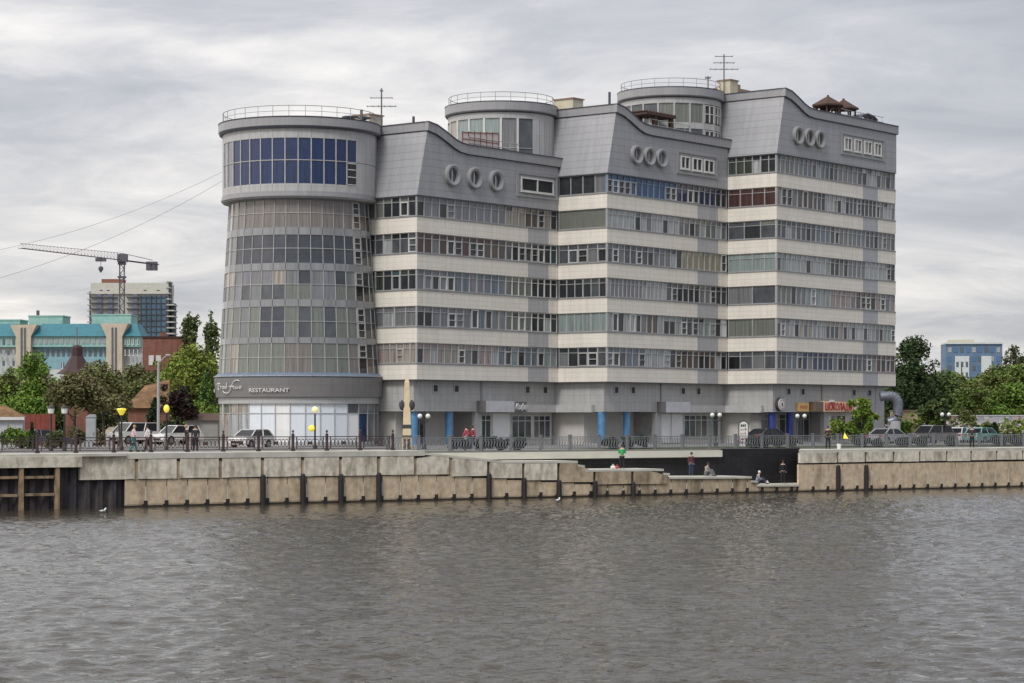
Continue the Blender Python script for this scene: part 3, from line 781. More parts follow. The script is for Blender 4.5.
    # crown
    m = MB(); m.lathe(TX, TY, [(5.9, 29.0), (6.55, 29.05), (6.72, 29.2), (6.72, 29.85), (6.60, 29.92), (0.01, 29.93)], 'parapet_metal', 76, cap=False); B(m, 'crown', smooth=True)
    m = MB(); m.lathe(TX, TY, [(6.5, 28.98), (6.62, 29.0), (6.66, 29.10)], 'dark_cap', 76, cap=False)
    m.lathe(TX, TY, [(6.74, 29.84), (6.76, 29.93), (6.5, 29.97)], 'dark_cap', 76, cap=False); B(m, 'crown_edge', smooth=True)
    roof_rail(TX, TY, 6.35, 29.93, .88, 30)
    # ground level of the tower: ledge, dark sign band, pale band, shopfront
    m = MB(); m.lathe(TX, TY, [(6.5, 8.98), (7.05, 8.98), (7.12, 9.10), (6.75, 9.34), (6.5, 9.36)], 'blue_ledge', 76, cap=False)
    B(m, 'ledge', smooth=True)
    m = MB()
    for i in range(NP): m.hexa(ring_map(TX, TY, lambda z: 7.1), i*1.0+.02, i+.98, -.035, .3, 9.06, 9.13, 'frame_grey')
    B(m, 'ledge_trim')
    m = MB(); m.lathe(TX, TY, [(6.3, 7.38), (6.92, 7.40), (7.08, 8.96), (6.3, 8.975)], 'sign_band_cladding', 76, cap=False); sb = B(m, 'sign_band', smooth=True)
    m = MB(); m.lathe(TX, TY, [(6.2, 6.85), (6.72, 6.86), (6.72, 7.38), (6.2, 7.38)], 'tower_cladding', 76, cap=False); B(m, 'lintel_ring', smooth=True)
    mpg = ring_map(TX, TY, lambda z: 6.62)
    f = MB(); p = MB()
    NG = 34
    def mg(s, d, z):
        a = R(-90)+s*2*math.pi/NG; r = 6.60-d
        return (TX+r*math.cos(a), TY+r*math.sin(a), z)
    faceg = (cam_l+90)/(360/NG) % NG
    for i in range(NG):
        rel = (i+.5-faceg+NG/2) % NG-NG/2
        c1 = c2 = 'white' if -1 < rel < 0 else 'painted_sky'
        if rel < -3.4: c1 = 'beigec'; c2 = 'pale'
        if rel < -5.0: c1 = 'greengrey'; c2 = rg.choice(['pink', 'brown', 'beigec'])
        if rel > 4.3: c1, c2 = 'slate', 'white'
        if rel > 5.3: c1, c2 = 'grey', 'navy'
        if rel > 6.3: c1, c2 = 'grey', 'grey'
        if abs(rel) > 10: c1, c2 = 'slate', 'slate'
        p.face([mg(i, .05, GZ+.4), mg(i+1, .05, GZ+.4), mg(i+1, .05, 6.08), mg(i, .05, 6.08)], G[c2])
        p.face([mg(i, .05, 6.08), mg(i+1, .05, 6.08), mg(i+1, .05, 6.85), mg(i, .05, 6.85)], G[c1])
        f.hexa(mg, i-.03, i+.03, -.02, .07, GZ+.4, 6.86, 'frame_grey'); f.hexa(mg, i+.03, i+.97, 0, .07, 6.05, 6.11, 'frame_grey')
    fo = B(f, 'shop_window'); p.build('pane', fo, zoff=ZO)
    m = MB(); m.lathe(TX, TY, [(6.66, GZ), (6.66, GZ+.42), (6.4, GZ+.42)], 'tower_cladding', 76, cap=False); m.lathe(TX, TY, [(6.3, GZ), (6.3, 8.9)], 'core_dark', 60, cap=False)
    B(m, 'plinth', smooth=True)
    return sb, face
def roof_rail(cx, cy, r, z, h, n, a0=0, a1=360):
    m = MB()
    seg = n*2
    for hz, rr in ((h, .035), (h*.5, .025)):
        pts = [(cx+r*math.cos(R(a0+(a1-a0)*j/seg)), cy+r*math.sin(R(a0+(a1-a0)*j/seg)), z+hz) for j in range(seg)]
        m.tube(pts, rr*.8, 'sill_grey', 5, closed=True)
    for j in range(n):
        a = R(a0+(a1-a0)*j/n); p = (cx+r*math.cos(a), cy+r*math.sin(a))
        m.tube([(p[0], p[1], z-.05), (p[0], p[1], z+h)], .022, 'sill_grey', 5)
    B(m, 'roof_railing')
sign_band, FACE = tower()

def rotunda(cx, cy, Rr, zlow, ztop, style):
    rc = Rr; rw = Rr-.28
    mp = lambda s, d, z: (cx+(rw-d)*math.cos(R(-90)+s), cy+(rw-d)*math.sin(R(-90)+s), z)
    m = MB(); m.lathe(cx, cy, [(rc-.5, ztop-.92), (rc-.12, ztop-.88), (rc, ztop-.74), (rc, ztop-.06), (rc-.15, ztop), (.01, ztop+.01)], 'parapet_metal', 64, cap=False)
    ro = B(m, 'rotunda_crown', smooth=True)
    m = MB(); m.lathe(cx, cy, [(rc-.3, ztop-.96), (rc-.06, ztop-.86)], 'dark_cap', 64, cap=False); m.lathe(cx, cy, [(rc+.02, ztop-.05), (rc+.02, ztop+.03), (rc-.2, ztop+.05)], 'dark_cap', 64, cap=False); B(m, 'crown_edge', ro, smooth=True)
    m = MB(); m.lathe(cx, cy, [(rw-.13, zlow), (rw-.13, ztop-.9)], 'core_dark', 48, cap=False); m.lathe(cx, cy, [(rw, ztop-1.45), (rw, ztop-.9)], 'tower_cladding', 64, cap=False); B(m, 'rotunda_wall', smooth=True)
    n = 20; st = 2*math.pi/n
    cam_a = math.atan2(-UX, -UY)+math.pi/2
    f = MB(); p = MB(); c = MB()
    rg = random.Random(int(cx))
    for i in range(n):
        a = cam_a+(i-n/2)*st; rel = i-n/2+.5
        z0, z1 = zlow, ztop-1.45
        wall = rel > (2.1 if style == 'A' else 9)
        if wall:
            for q in range(2):
                c.hexa(mp, a+q*st/2+.006, a+(q+1)*st/2-.006, 0, .14, z0, z1, 'tower_cladding')
            continue
        f.hexa(mp, a-.016, a+.016, -.03, .08, z0, z1, 'frame_white' if style == 'A' else 'frame_grey')
        if style == 'A':
            col = rg.choice(['greengrey', 'grey', 'paleteal']) if rel < 1 else rg.choice(['slate', 'grey'])
            if rel < -3.2: col = 'beigec' if rel > -4 else 'slate'
            p.face([mp(a, .06, z0), mp(a+st, .06, z0), mp(a+st, .06, z1), mp(a, .06, z1)], G[col])
            f.hexa(mp, a+.016, a+st-.016, -.01, .08, z0+1.1, z0+1.15, 'frame_grey')
        else:
            zm = z0+(z1-z0)*.50
            hi = 'grey' if rel > -3.5 else 'beigec'
            p.face([mp(a, .06, zm), mp(a+st, .06, zm), mp(a+st, .06, z1), mp(a, .06, z1)], G['greengrey' if rel > -1 else 'slate'])
            c.hexa(mp, a+.01, a+st-.01, 0, .14, zm-.55, zm, 'tower_cladding')
            p.face([mp(a, .06, z0), mp(a+st, .06, z0), mp(a+st, .06, zm-.55), mp(a, .06, zm-.55)], G['slate'])
            if rel > 1.8:
                for q in (0.12, .56):
                    for za, zc in ((zm+.1, z1-.1), (z0+.1, zm-.65)):
                        s0, s1 = a+q*st, a+(q+.36)*st
                        p.face([mp(s0, .02, za), mp(s1, .02, za), mp(s1, .02, zc), mp(s0, .02, zc)], G['black'])
                        for u0, u1 in ((s0-.012, s0), (s1, s1+.012)): f.hexa(mp, u0, u1, -.03, .05, za, zc, 'frame_white')
                        f.hexa(mp, s0, s1, -.03, .05, (za+zc)/2-.03, (za+zc)/2+.03, 'frame_white'); f.hexa(mp, s0, s1, -.03, .05, zc-.06, zc, 'frame_white')
    if c.v: B(c, 'rotunda_cladding')
    fo = B(f, 'rotunda_window'); p.build('pane', fo, zoff=ZO)
    roof_rail(cx, cy, Rr-.35, ztop, .82, 22)
rotunda(17.3, 5.15, 5.0, 28.0, 33.15, 'A')
rotunda(35.9, -.2, 5.0, 31.0, 36.0, 'B')
# small stair volumes where the rotundas meet the next block's attic
def roof_bits():
    m = MB(); m.box(20.5, 22.0, -.4, 1.7, 32.0, 33.9, 'chimney_cream'); m.box(20.4, 22.1, -.5, 1.8, 33.9, 34.0, 'chimney_brown'); B(m, 'roof_hut')
    m = MB(); m.box(1.5, 3.2, 6.6, 8.4, 29.4, 31.1, 'chimney_cream'); m.box(1.4, 3.3, 6.5, 8.5, 31.1, 31.2, 'chimney_brown'); B(m, 'roof_hut')
    m = MB(); m.box(39.3, 40.6, -4.6, -3.2, 35.2, 37.3, 'chimney_cream'); m.box(39.2, 40.7, -4.7, -3.1, 37.3, 37.4, 'chimney_brown'); B(m, 'roof_hut')
    m = MB(); m.box(41.6, 46.5, -3.0, -1, 35.0, 37.1, 'chimney_brown'); m.box(43.2, 44.3, -2.5, -1.5, 37.1, 37.6, 'chimney_brown'); B(m, 'chimney')
    m = MB(); m.box(22.5, 27.5, 1.5, 5, 32.0, 33.5, 'roofing'); B(m, 'roof_hut')
    m = MB()
    for x, y, z, h in ((22.4, -3.0, 32.85, 1.6), (5.3, 5, 29.8, 1.4), (-1.0, 5.2, 29.93, 1.2)): m.box(x-.08, x+.08, y-.08, y+.08, z, z+h, 'dark_cap')
    m.lathe(-.2, 5.6, [(.1, 29.9), (.12, 30.4), (.6, 30.5), (.6, 30.6)], 'dark_cap', 10); m.lathe(-3.0, 4.6, [(.1, 29.9), (.1, 30.15), (.7, 30.2), (.7, 30.3)], 'dark_cap', 10)
    B(m, 'vent_pipe')
    # terrace rails behind the low parapets
    for bi in (0, 1, 2):
        b = BLK[bi]; z = Z0+FH*b['n']+6-1.4; m = MB()
        x0, x1, yy = b['x0']+8, b['x1']-.3, b['y']+1.2
        if bi == 2: x0 += 5
        for hz in (.5, 1.0): m.tube([(x0, yy, z+hz), (x1, yy, z+hz)], .03, 'frame_grey', 5)
        k = x0
        while k <= x1: m.tube([(k, yy, z), (k, yy, z+1.0)], .025, 'frame_grey', 5); k += 1.4
        B(m, 'terrace_railing')
    # glazed wind screen on the first terrace
    m = MB(); z = Z0+15+6-1.45
    for i in range(7):
        x = 7.2+i*.80; yy = 1.2
        m.box(x, x+.08, yy, yy+.08, z, z+1.45+.06*i, mat('screen_frame', (.25, .08, .05), .6))
        if i < 6:
            m.box(x+.08, x+.80, yy+.03, yy+.05, z+.1, z+1.35+.06*i, mat('screen_film', (.62, .55, .52), .5))
            m.box(x+.08, x+.80, yy-.01, yy+.07, z+.8, z+.86, 'screen_frame'); m.box(x+.08, x+.80, yy-.01, yy+.07, z+1.35+.06*i, z+1.42+.06*i, 'screen_frame')
    B(m, 'wind_screen')
roof_bits()

# ------------------------------------------------------------ ground storeys of the blocks
def podium():
    z6 = 6.25
    for bi, b in enumerate(BLK):
        x0, x1, y = b['x0']+.6, b['x1'], b['y']+.8
        if bi == 0: x0 = .5
        xe = x1-1.0 if bi == 2 else x1+.6
        # upper grey wall hanging over the recess
        m = MB(); m.box(x0, xe, y, YB, z6, Z0-.062, 'podium_cladding'); wo = B(m, 'podium_wall')
        # vents
        vs = {0: [3.2, 5.9, 15.5, 18.0], 1: [2.4, 4.9, 12.7, 15.2], 2: [3.3, 5.8, 15.2, 18.2]}[bi]
        for v in vs:
            m = MB(); X = b['x0']+v; zc = 8.15
            m.box(X-.36, X+.36, y-.06, y-.004, zc-.36, zc+.36, 'podium_cladding'); m.box(X-.24, X+.24, y-.075, y-.05, zc-.26, zc+.26, 'core_dark')
            B(m, 'wall_vent', wo)
        m = MB(); X = b['x0']+9.2; m.box(X-.08, X+.08, y-.08, y-.004, z6, Z0-.07, 'sill_grey'); B(m, 'downpipe', wo)
        # recessed ground wall
        back = y+2.6
        m = MB()
        m.box(b['x0']+1.2, xe-.3, back, YB-.3, GZ, z6-.004, 'beige_render')
        m.box(x0+.4, xe-.4, y+.4, back-.01, GZ-.02, GZ+.12, 'kerb_concrete'); B(m, 'ground_wall')
        # right-hand part comes forward with shopfronts
        X0 = b['x0']+8.8 if bi < 2 else b['x0']+10.0
        m = MB(); m.box(X0, xe-.02, y+.35, back-.02, GZ, z6-.006, 'beige_render'); m.box(X0-.25, X0+.55, y+.02, y+.5, GZ, z6-.008, 'tower_cladding'); so_ = B(m, 'shop_wall')
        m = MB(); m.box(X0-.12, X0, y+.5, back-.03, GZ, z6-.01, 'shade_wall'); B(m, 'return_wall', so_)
        # columns
        cm = 'column_light_blue' if bi < 2 else 'column_deep_blue'
        cxs = {0: (.75, 5.2), 1: (.55, 4.3), 2: (.9, 4.0)}[bi]
        for c in cxs:
            m = MB(); m.lathe(b['x0']+c+.3, y+.45, [(.32, GZ), (.32, z6-.002)], cm, 20); m.lathe(b['x0']+c+.3, y+.45, [(.42, GZ), (.42, GZ+.15)], 'frame_grey', 20)
            B(m, 'column', smooth=True)
        # windows under
        def win(a, c, z0_, z1_, col, parts=3, fr='frame_white', yy=None):
            m = MB(); Y = (yy if yy is not None else y+.35)
            A, C = b['x0']+a, b['x0']+c; t = .09
            m.box(A, A+t, Y-.07, Y-.002, z0_, z1_, fr); m.box(C-t, C, Y-.07, Y-.002, z0_, z1_, fr); m.box(A+t, C-t, Y-.07, Y-.002, z1_-t, z1_, fr); m.box(A+t, C-t, Y-.07, Y-.002, z0_, z0_+t, fr)
            for q in range(1, parts): xx = A+(C-A)*q/parts; m.box(xx-.035, xx+.035, Y-.065, Y-.004, z0_+t, z1_-t, fr)
            zz = z1_-.5; m.box(A+t, C-t, Y-.06, Y-.006, zz-.03, zz+.03, fr)
            wo = B(m, 'shop_window')
            p = MB()
            for q in range(parts):
                xa, xb = A+t+(C-A-2*t)*q/parts, A+t+(C-A-2*t)*(q+1)/parts
                p.face([(xa, Y-.02, z0_+t), (xb, Y-.02, z0_+t), (xb, Y-.02, z1_-t), (xa, Y-.02, z1_-t)], G[col[q % len(col)]])
            p.build('pane', wo, zoff=ZO)
        if bi == 0:
            win(1.9, 4.9, GZ+.1, 6.1, ['dark', 'teal', 'slate', 'dark'], 4, 'frame_grey', back)
            win(9.4, 10.9, GZ+.15, 6.0, ['teal', 'slate'], 2)
            m = MB(); m.box(11.1, 13.4, y+.24, y+.345, GZ+.1, 6.1, 'white_panel'); B(m, 'white_panel', so_)
            win(13.7, 16.5, GZ+.5, 5.95, ['green', 'dark', 'green'], 3); win(16.75, 19.2, GZ+.5, 5.95, ['slate', 'dark', 'navy'], 3)
        if bi == 1:
            for a, c in ((9.5, 11.1), (11.3, 13.0)):
                m = MB(); m.box(b['x0']+a, b['x0']+c, y+.24, y+.345, GZ+.1, 6.1, 'white_panel'); B(m, 'white_panel', so_)
            win(13.3, 19.0, GZ+.5, 6.0, ['teal', 'slate', 'greengrey', 'slate', 'paleteal', 'teal'], 6)
        if bi == 2:
            win(1.0, 9.6, GZ+.1, 6.1, ['brown', 'slate', 'pink', 'dark', 'maroon', 'beigec', 'slate', 'dark'], 8, 'frame_grey', y+1.6)
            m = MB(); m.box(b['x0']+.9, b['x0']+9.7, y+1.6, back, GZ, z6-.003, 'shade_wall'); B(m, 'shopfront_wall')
            win(10.7, 12.3, GZ+.1, 6.0, ['white', 'pink'], 2); win(12.5, 14.2, GZ+.1, 6.0, ['dark', 'maroon'], 2); win(15.2, 20.3, GZ+.4, 6.0, ['dark', 'teal', 'slate', 'dark', 'slate'], 5)
        # canopies
        if bi < 2:
            c0 = b['x0']+8.7
            m = MB(); m.box(c0, c0+3.9, y-.9, y-.004, 6.2, 7.15, 'canopy_light'); m.box(c0-.06, c0-.002, y-.92, y-.004, 6.19, 7.16, 'canopy_dark')
            if bi == 0: m.box(c0+3.902, c0+5.6, y-.86, y-.004, 6.22, 7.1, 'canopy_dark')
            cn = B(m, 'canopy')
            m = MB(); m.box(c0+(5.602 if bi == 0 else 3.902), x1+.55, y-.5, y-.004, 6.2, 6.85, mat('fascia_grey', (.46, .46, .45), .5))
            # fascia turns along the next block's recessed side
            m.box(x1+.1, x1+.56, y-4.4, y-.5, 6.2, 6.85, 'fascia_grey'); B(m, 'fascia')
    # end pillar
    b = BLK[2]; m = MB(); m.box(b['x1']-2.6, b['x1']-.95, b['y']+.74, b['y']+3.0, GZ, Z0-.064, 'grey_insert'); B(m, 'pillar')
podium()

# ------------------------------------------------------------ writing on the building
def text_obj(txt, name, parent, size, mt, mp, extr=.03, width=None, shear=0.0):
    """letters as real mesh; mp(s, d, z) bends them onto the surface"""
    c = bpy.data.curves.new(name, 'FONT'); c.body = txt; c.size = size; c.extrude = extr; c.shear = shear; c.resolution_u = 3
    o = bpy.data.objects.new('tmp', c); COL.objects.link(o)
    dg = bpy.context.evaluated_depsgraph_get(); me = bpy.data.meshes.new_from_object(o.evaluated_get(dg))
    COL.objects.unlink(o); bpy.data.objects.remove(o)
    co_ = np.zeros(len(me.vertices)*3); me.vertices.foreach_get('co', co_); co_ = co_.reshape(-1, 3)
    if len(co_) and width:
        co_[:, 0] *= width/max(.01, co_[:, 0].max()-co_[:, 0].min())
    for v, q in zip(me.vertices, co_): v.co = mp(q[0], -q[2], q[1])
    me.materials.clear(); me.materials.append(MATS[mt] if isinstance(mt, str) else mt)
    ob = bpy.data.objects.new(name, me); COL.objects.link(ob); ob.parent = parent
    return ob
mat('letter_white', (.72, .72, .70), .5, var=.02); mat('letter_red', (.33, .02, .03), .5, var=.05)
cam_ang = math.atan2(-UX, -UY)                              # local angle that faces the camera
def band_map(px_off):                                      # start angle offset in radians from the camera-facing line
    def mp(s, d, z):
        zz = 7.78+z; r = 7.02+.1*(zz-7.4)/1.5-d+.02
        a = cam_ang+px_off+s/7.0
        return (TX+r*math.cos(a), TY+r*math.sin(a), zz+ZO)
    return mp
def ang_of(px): return math.asin(max(-1, min(1, (px-300)/86.0)))
text_obj('RESTAURANT', 'lettering', sign_band, .44, 'letter_white', band_map(ang_of(257)), width=7.0*(ang_of(297)-ang_of(257)))
def script_sign():
    m = MB(); mp = band_map(0)
    a0, a1 = ang_of(221.5), ang_of(250)
    W = (a1-a0)*7.0
    # handwritten strokes traced in unit coordinates (x 0..1 across, y in metres above the band's base line)
    st = [[(0.03, .62), (.0, .72), (.06, .80), (.10, .72), (.06, .4), (.08, .15), (.11, .1)],
          [(.08, .74), (.14, .82), (.2, .72), (.17, .55), (.11, .5)],
          [(.2, .25), (.22, .5), (.24, .42), (.28, .5)], [(.36, .48), (.31, .46), (.3, .28), (.34, .24), (.37, .34), (.38, .5), (.38, .25)],
          [(.47, .45), (.43, .46), (.41, .3), (.45, .24), (.49, .34), (.5, .85), (.49, .25)],
          [(.93, .98), (.90, 1.08), (.82, 1.08), (.74, .9), (.68, .6), (.62, .1), (.55, -.18), (.45, -.25), (.36, -.15), (.33, .02)],
          [(.58, .45), (.74, .5)], [(.70, .38), (.75, .48), (.77, .42), (.73, .28), (.77, .22)], [(.80, .46), (.80, .26), (.84, .24), (.86, .46), (.87, .24)], [(.93, .46), (.9, .38), (.93, .24), (.98, .28), (.99, .42), (.94, .46)]]
    for s in st:
        pts = []
        for x_, z_ in s:
            q = mp(0, 0, 0); a = cam_ang+a0+x_*(a1-a0); zz = 7.9+z_*.78; r = 7.02+.1*(zz-7.4)/1.5+.04
            pts.append((TX+r*math.cos(a), TY+r*math.sin(a), zz+ZO))
        m.tube(pts, .035, 'letter_white', 5)
    # a small pale emblem left of the script
    pts = []
    for j in range(12):
        a = cam_ang+ang_of(216.5)+.035*math.cos(j*math.pi/6); zz = 7.95+.16*math.sin(j*math.pi/6); r = 7.1
        pts.append((TX+r*math.cos(a), TY+r*math.sin(a), zz+ZO))
    m.face(pts, 'letter_white')
    m.build('script_lettering', sign_band)
script_sign()

def signs():
    b = BLK[0]; y = b['y']+.8
    # white script on the dark canopy end of the first block (reads as handwriting)
    text_obj('Кофе', 'lettering', BR, .75, 'letter_white', lambda s, d, z: (8.7+3.98+s, y-.89+d, 6.42+z+ZO), width=1.55, shear=.35)
    b = BLK[2]; y = b['y']+.8; x0 = b['x0']
    # round clock-like sign
    m = MB(); X, Zc = x0+1.55, 6.95
    def disc(r, y0, y1, mt):
        sg = 28; pts = [(X+r*math.cos(2*math.pi*j/sg), Zc+r*math.sin(2*math.pi*j/sg)) for j in range(sg)]
        m.prism(pts, y0, y1, mt, axis='y')
    disc(.62, y-.35, y-.05, 'core_dark'); disc(.56, y-.40, y-.352, 'letter_white'); disc(.50, y-.42, y-.402, mat('sign_rose', (.52, .40, .40), .5))
    disc(.33, y-.43, y-.422, 'letter_white'); 
    m.prism([(X-.07, Zc-.2), (X+.07, Zc-.2), (X+.12, Zc+.05), (X, Zc+.22), (X-.12, Zc+.05)], y-.45, y-.432, 'core_dark', axis='y')
    B(m, 'round_sign')
    ycol = mat('sign_amber', (.72, .45, .17), .5, var=.1, scale=4); bcol = mat('sign_brown', (.16, .12, .09), .5)
    m = MB(); m.box(x0+4.7, x0+6.55, y-.25, y-.03, 6.32, 7.12, ycol); s1 = B(m, 'sign_board')
    m = MB(); m.box(x0+4.95, x0+6.25, y-.27, y-.252, 6.58, 6.86, mat('sign_orange', (.55, .22, .08), .5)); B(m, 'stripe', s1)
    m = MB(); m.box(x0+6.9, x0+8.3, y-.75, y-.02, 6.32, 7.22, bcol); B(m, 'sign_box')
    m = MB(); sh = [(x0+8.32, 6.30), (x0+14.4, 6.30), (x0+14.4, 6.75), (x0+12.9, 7.22), (x0+8.32, 7.30)]
    m.prism(sh, y-.75, y-.02, mat('sign_peach', (.80, .55, .36), .5, var=.12, scale=2), axis='y'); s2 = B(m, 'sign_board')
    text_obj('ШОКОЛАДЪ', 'lettering', s2, .95, 'letter_red', lambda s, d, z: (x0+8.55+s, y-.78+d, 6.44+z+ZO), width=4.9)
    m = MB(); m.prism([(x0+9.3, 7.16), (x0+10.4, 7.16), (x0+10.2, 7.42), (x0+9.5, 7.42)], y-.80, y-.76, 'letter_white', axis='y'); m.box(x0+9.3, x0+10.3, y-.82, y-.802, 7.14, 7.2, 'letter_red'); m.build('emblem', s2, zoff=ZO)
signs()

# ------------------------------------------------------------ things on the roof
mat('antenna_metal', (.12, .12, .13), .5); mat('rust_roof', (.062, .030, .020), .8, var=.3, scale=3); mat('dark_wood', (.07, .045, .035), .8); mat('brown_wood', (.085, .048, .035), .8)
def antenna(loc, h, lab, arms):
    t = thing('antenna', lab, 'antenna', loc)
    m = MB(); m.tube([(0, 0, 0), (0, 0, h)], .06, 'antenna_metal', 6); m.build('mast', t)
    for z, w, n in arms:
        m = MB(); m.tube([(-w, 0, z), (w, 0, z)], .035, 'antenna_metal', 5)
        for q in range(n): 
            x = -w+2*w*q/max(1, n-1); m.tube([(x, -.5, z), (x, .5, z)], .025, 'antenna_metal', 4)
        m.build('crossbar', t)
def roof_loc(px, x, z):
    # local point on line x with the pixel column px
    k = (px-512)/F
    # C1x+UX x - UY y = k (C1y + UY x + UX y)
    y = (C1[0]+UX*x-k*(C1[1]+UY*x))/(k*UX+UY)
    wx, wy = bw(x, y); return (wx, wy, z)
antenna(roof_loc(381.5, 2.2, 29.9), 3.4, 'tall thin roof antenna with crossbars beside the round tower railing', [(3.2, .12, 2), (2.6, .9, 3), (1.9, 1.2, 6)])
antenna(roof_loc(724, 38.9, 35.6), 4.1, 'roof antenna with stacked crossbars at the tallest block next to the far rotunda', [(3.9, .8, 3), (3.3, .95, 4), (2.7, 1.3, 6)])
antenna(roof_loc(708, 36.0, 36.0), 1.3, 'short funnel topped mast on the far rotunda roof', [(1.2, .25, 3), (1.1, .2, 2)])

def gazebo(loc, rz, s, lab):
    t = thing('gazebo', lab, 'gazebo', loc, rz, None)
    n = 6; r = 1.9*s
    for j in range(n):
        a = 2*math.pi*j/n; m = MB(); m.tube([(.85*r*math.cos(a), .85*r*math.sin(a), 0), (.85*r*math.cos(a), .85*r*math.sin(a), 2.0)], .09, 'dark_wood', 6); m.build('post', t)
    m = MB(); m.lathe(0, 0, [(r*.9, 1.82), (r*1.12, 1.86), (r*1.12, 2.0), (.12, 2.85), (.1, 2.98), (.01, 3.0)], 'rust_roof', n); m.build('roof', t)
    m = MB(); m.lathe(0, 0, [(r*.86, .75), (r*.86, .85), (r*.82, .85), (r*.82, .75)], 'dark_wood', n, cap=False); m.build('rail', t)
    m = MB(); m.box(-.9*s, .9*s, -.9*s, .9*s, .0, .9, 'dark_wood'); m.box(-.5, .5, .92*s, 1.0*s, .9, 1.9, 'dark_wood'); m.build('bench', t)
zr = Z0+21+6-1.45
def at_roof(px, y, z):
    k = (px-512)/F; x = (k*(C1[1]+UX*y)-C1[0]+UY*y)/(UX-k*UY); return (*bw(x, y), z)
gazebo(at_roof(828, -9.0, zr-.75), .3, .78, 'rusty peaked roof gazebo on the tallest block, the left and larger of the two')
gazebo(at_roof(843.5, -8.4, zr-.60), .8, .70, 'rusty peaked roof gazebo on the tallest block, right beside the arched garden swing')
def swing():
    t = thing('garden_swing', 'arched dark canopy swing on the roof right of the two gazebos', 'swing', at_roof(863, -9.2, zr-.55), math.atan2(UY, UX))
    m = MB(); pts = [(-1.9, 0, .6), (-1.2, 0, 1.25), (0, 0, 1.55), (1.2, 0, 1.4), (1.9, 0, 1.1)]
    for (a, b) in zip(pts, pts[1:]): m.prism([(a[0], a[2]), (b[0], b[2]), (b[0], b[2]+.1), (a[0], a[2]+.1)], -.6, .6, 'antenna_metal', axis='y')
    m.build('canopy', t)
    for x in (-1.2, 0.9, 1.8):
        m = MB(); m.tube([(x, -.5, 0), (x, -.5, 1.25)], .05, 'antenna_metal', 6); m.tube([(x, .5, 0), (x, .5, 1.25)], .05, 'antenna_metal', 6); m.build('frame', t)
    m = MB(); m.box(-.9, .9, -.3, .3, .35, .45, 'dark_wood'); m.box(-.9, .9, .3, .38, .35, .9, 'dark_wood'); m.build('seat', t)
swing()
def pergola():
    zr2 = Z0+18+6-1.45
    t = thing('pergola', 'brown wooden flat roofed pergola on the middle block terrace in front of the rotunda', 'pergola', at_roof(651, -2.9, zr2-.55), math.atan2(UY, UX))
    for x in (-.6, 2.0):
        for y in (-.8, .8):
            m = MB(); m.box(x-.18, x+.18, y-.18, y+.18, 0, 2.05, 'brown_wood'); m.build('post', t)
    m = MB(); m.box(-2.2, 2.4, -1.1, 1.1, 2.05, 2.3, 'brown_wood')
    for q in range(9): m.box(-2.3+q*.55, -2.2+q*.55, -1.2, 1.2, 2.3, 2.38, 'brown_wood')
    m.build('roof', t)
    m = MB(); m.box(-1.8, -.9, -.6, .6, 0, 1.3, 'dark_wood'); m.build('counter', t)
pergola()

# ventilation duct at the end of the building
def duct():
    b = BLK[2]; lx, ly = b['x1']-.6, b['y']+2.2
    k = at(888, 222)
    t = thing('ventilation_duct', 'big curved silver ventilation duct elbowing down beside the end pillar', 'duct', (k[0], k[1], GZ), 0)
    m = MB(); sil = mat('duct_silver', (.19, .205, .24), .42, metal=.45, var=.3, scale=3)
    cx, cz = 0.1, 3.55; pts = []
    pts.append((-.9, 0, cz+1.0))
    for a in range(95, -91, -18): pts.append((cx+.1+.95*math.cos(R(a)), 0, cz+.1+.95*math.sin(R(a))+.0) if a > 0 else (cx+1.05*math.cos(R(a)*.7), 0, cz-.35+1.15*math.sin(R(a)*.9)))
    pts.append((.0, 0, cz-1.65))
    pts = [(a*.85, b_, c*.95+.1) for a, b_, c in pts]; m.tube(pts, .47, sil, 16); m.build('elbow', t, smooth=True)
    for q in range(1, len(pts)-1, 1):
        a, c = Vector(pts[q-1]), Vector(pts[q+1]); dd = (c-a).normalized()*.04; p = Vector(pts[q])
        m = MB(); m.tube([p-dd, p+dd], .50, mat('duct_seam', (.14, .15, .18), .5), 16); m.build('seam', t)
    m = MB(); m.lathe(.6, 0, [(.62, 0), (.62, 2.0), (.5, 2.05), (.0, 2.05)], 'tower_cladding', 16); m.build('base', t)
duct()

# ------------------------------------------------------------ railings
mat('rail_brown', (.050, .028, .028), .5); mat('rail_grey', (.17, .175, .19), .5)
def rail_panel(kind, W):
    m = MB(); mt = 'rail_brown' if kind == 'brown' else 'rail_grey'
    h = 1.0
    m.box(0, W, -.025, .025, h-.06, h, mt); m.box(0, W, -.02, .02, .12, .17, mt)
    if kind == 'brown':
        m.box(0, W, -.02, .02, h-.20, h-.17, mt); m.box(0, W, -.02, .02, .27, .3, mt)
        n = 7; w = (W-.5)/n
        for i in range(n):
            cx = .25+w*(i+.5); pts = [(cx+.46*w*math.cos(a), 0, .55+.25*math.sin(a)) for a in np.linspace(0, 2*math.pi, 13)[:-1]]
            m.tube(pts, .022, mt, 4, closed=True)
        for x in (.2, W-.2): m.box(x-.03, x+.03, -.03, .03, .12, h-.06, mt)
        m.box(W/2-.13, W/2+.13, -.02, .02, .45, .65, mt)
    else:
        n = 9; w = (W-.12)/n
        for i in range(n):
            cx = .06+w*(i+.5)
            pts = [(cx+.40*w*math.cos(a)+.06*math.sin(a), 0, .50+.29*math.sin(a)) for a in np.linspace(0, 2*math.pi, 11)[:-1]]
            m.tube(pts, .02, mt, 4, closed=True); m.tube([(cx-.5*w, 0, .17), (cx-.5*w, 0, h-.06)], .016, mt, 4)
        m.box(0, W, -.018, .018, .82, .85, mt)
    o = m.build('panel'); me = o.data; bpy.data.objects.remove(o); return me
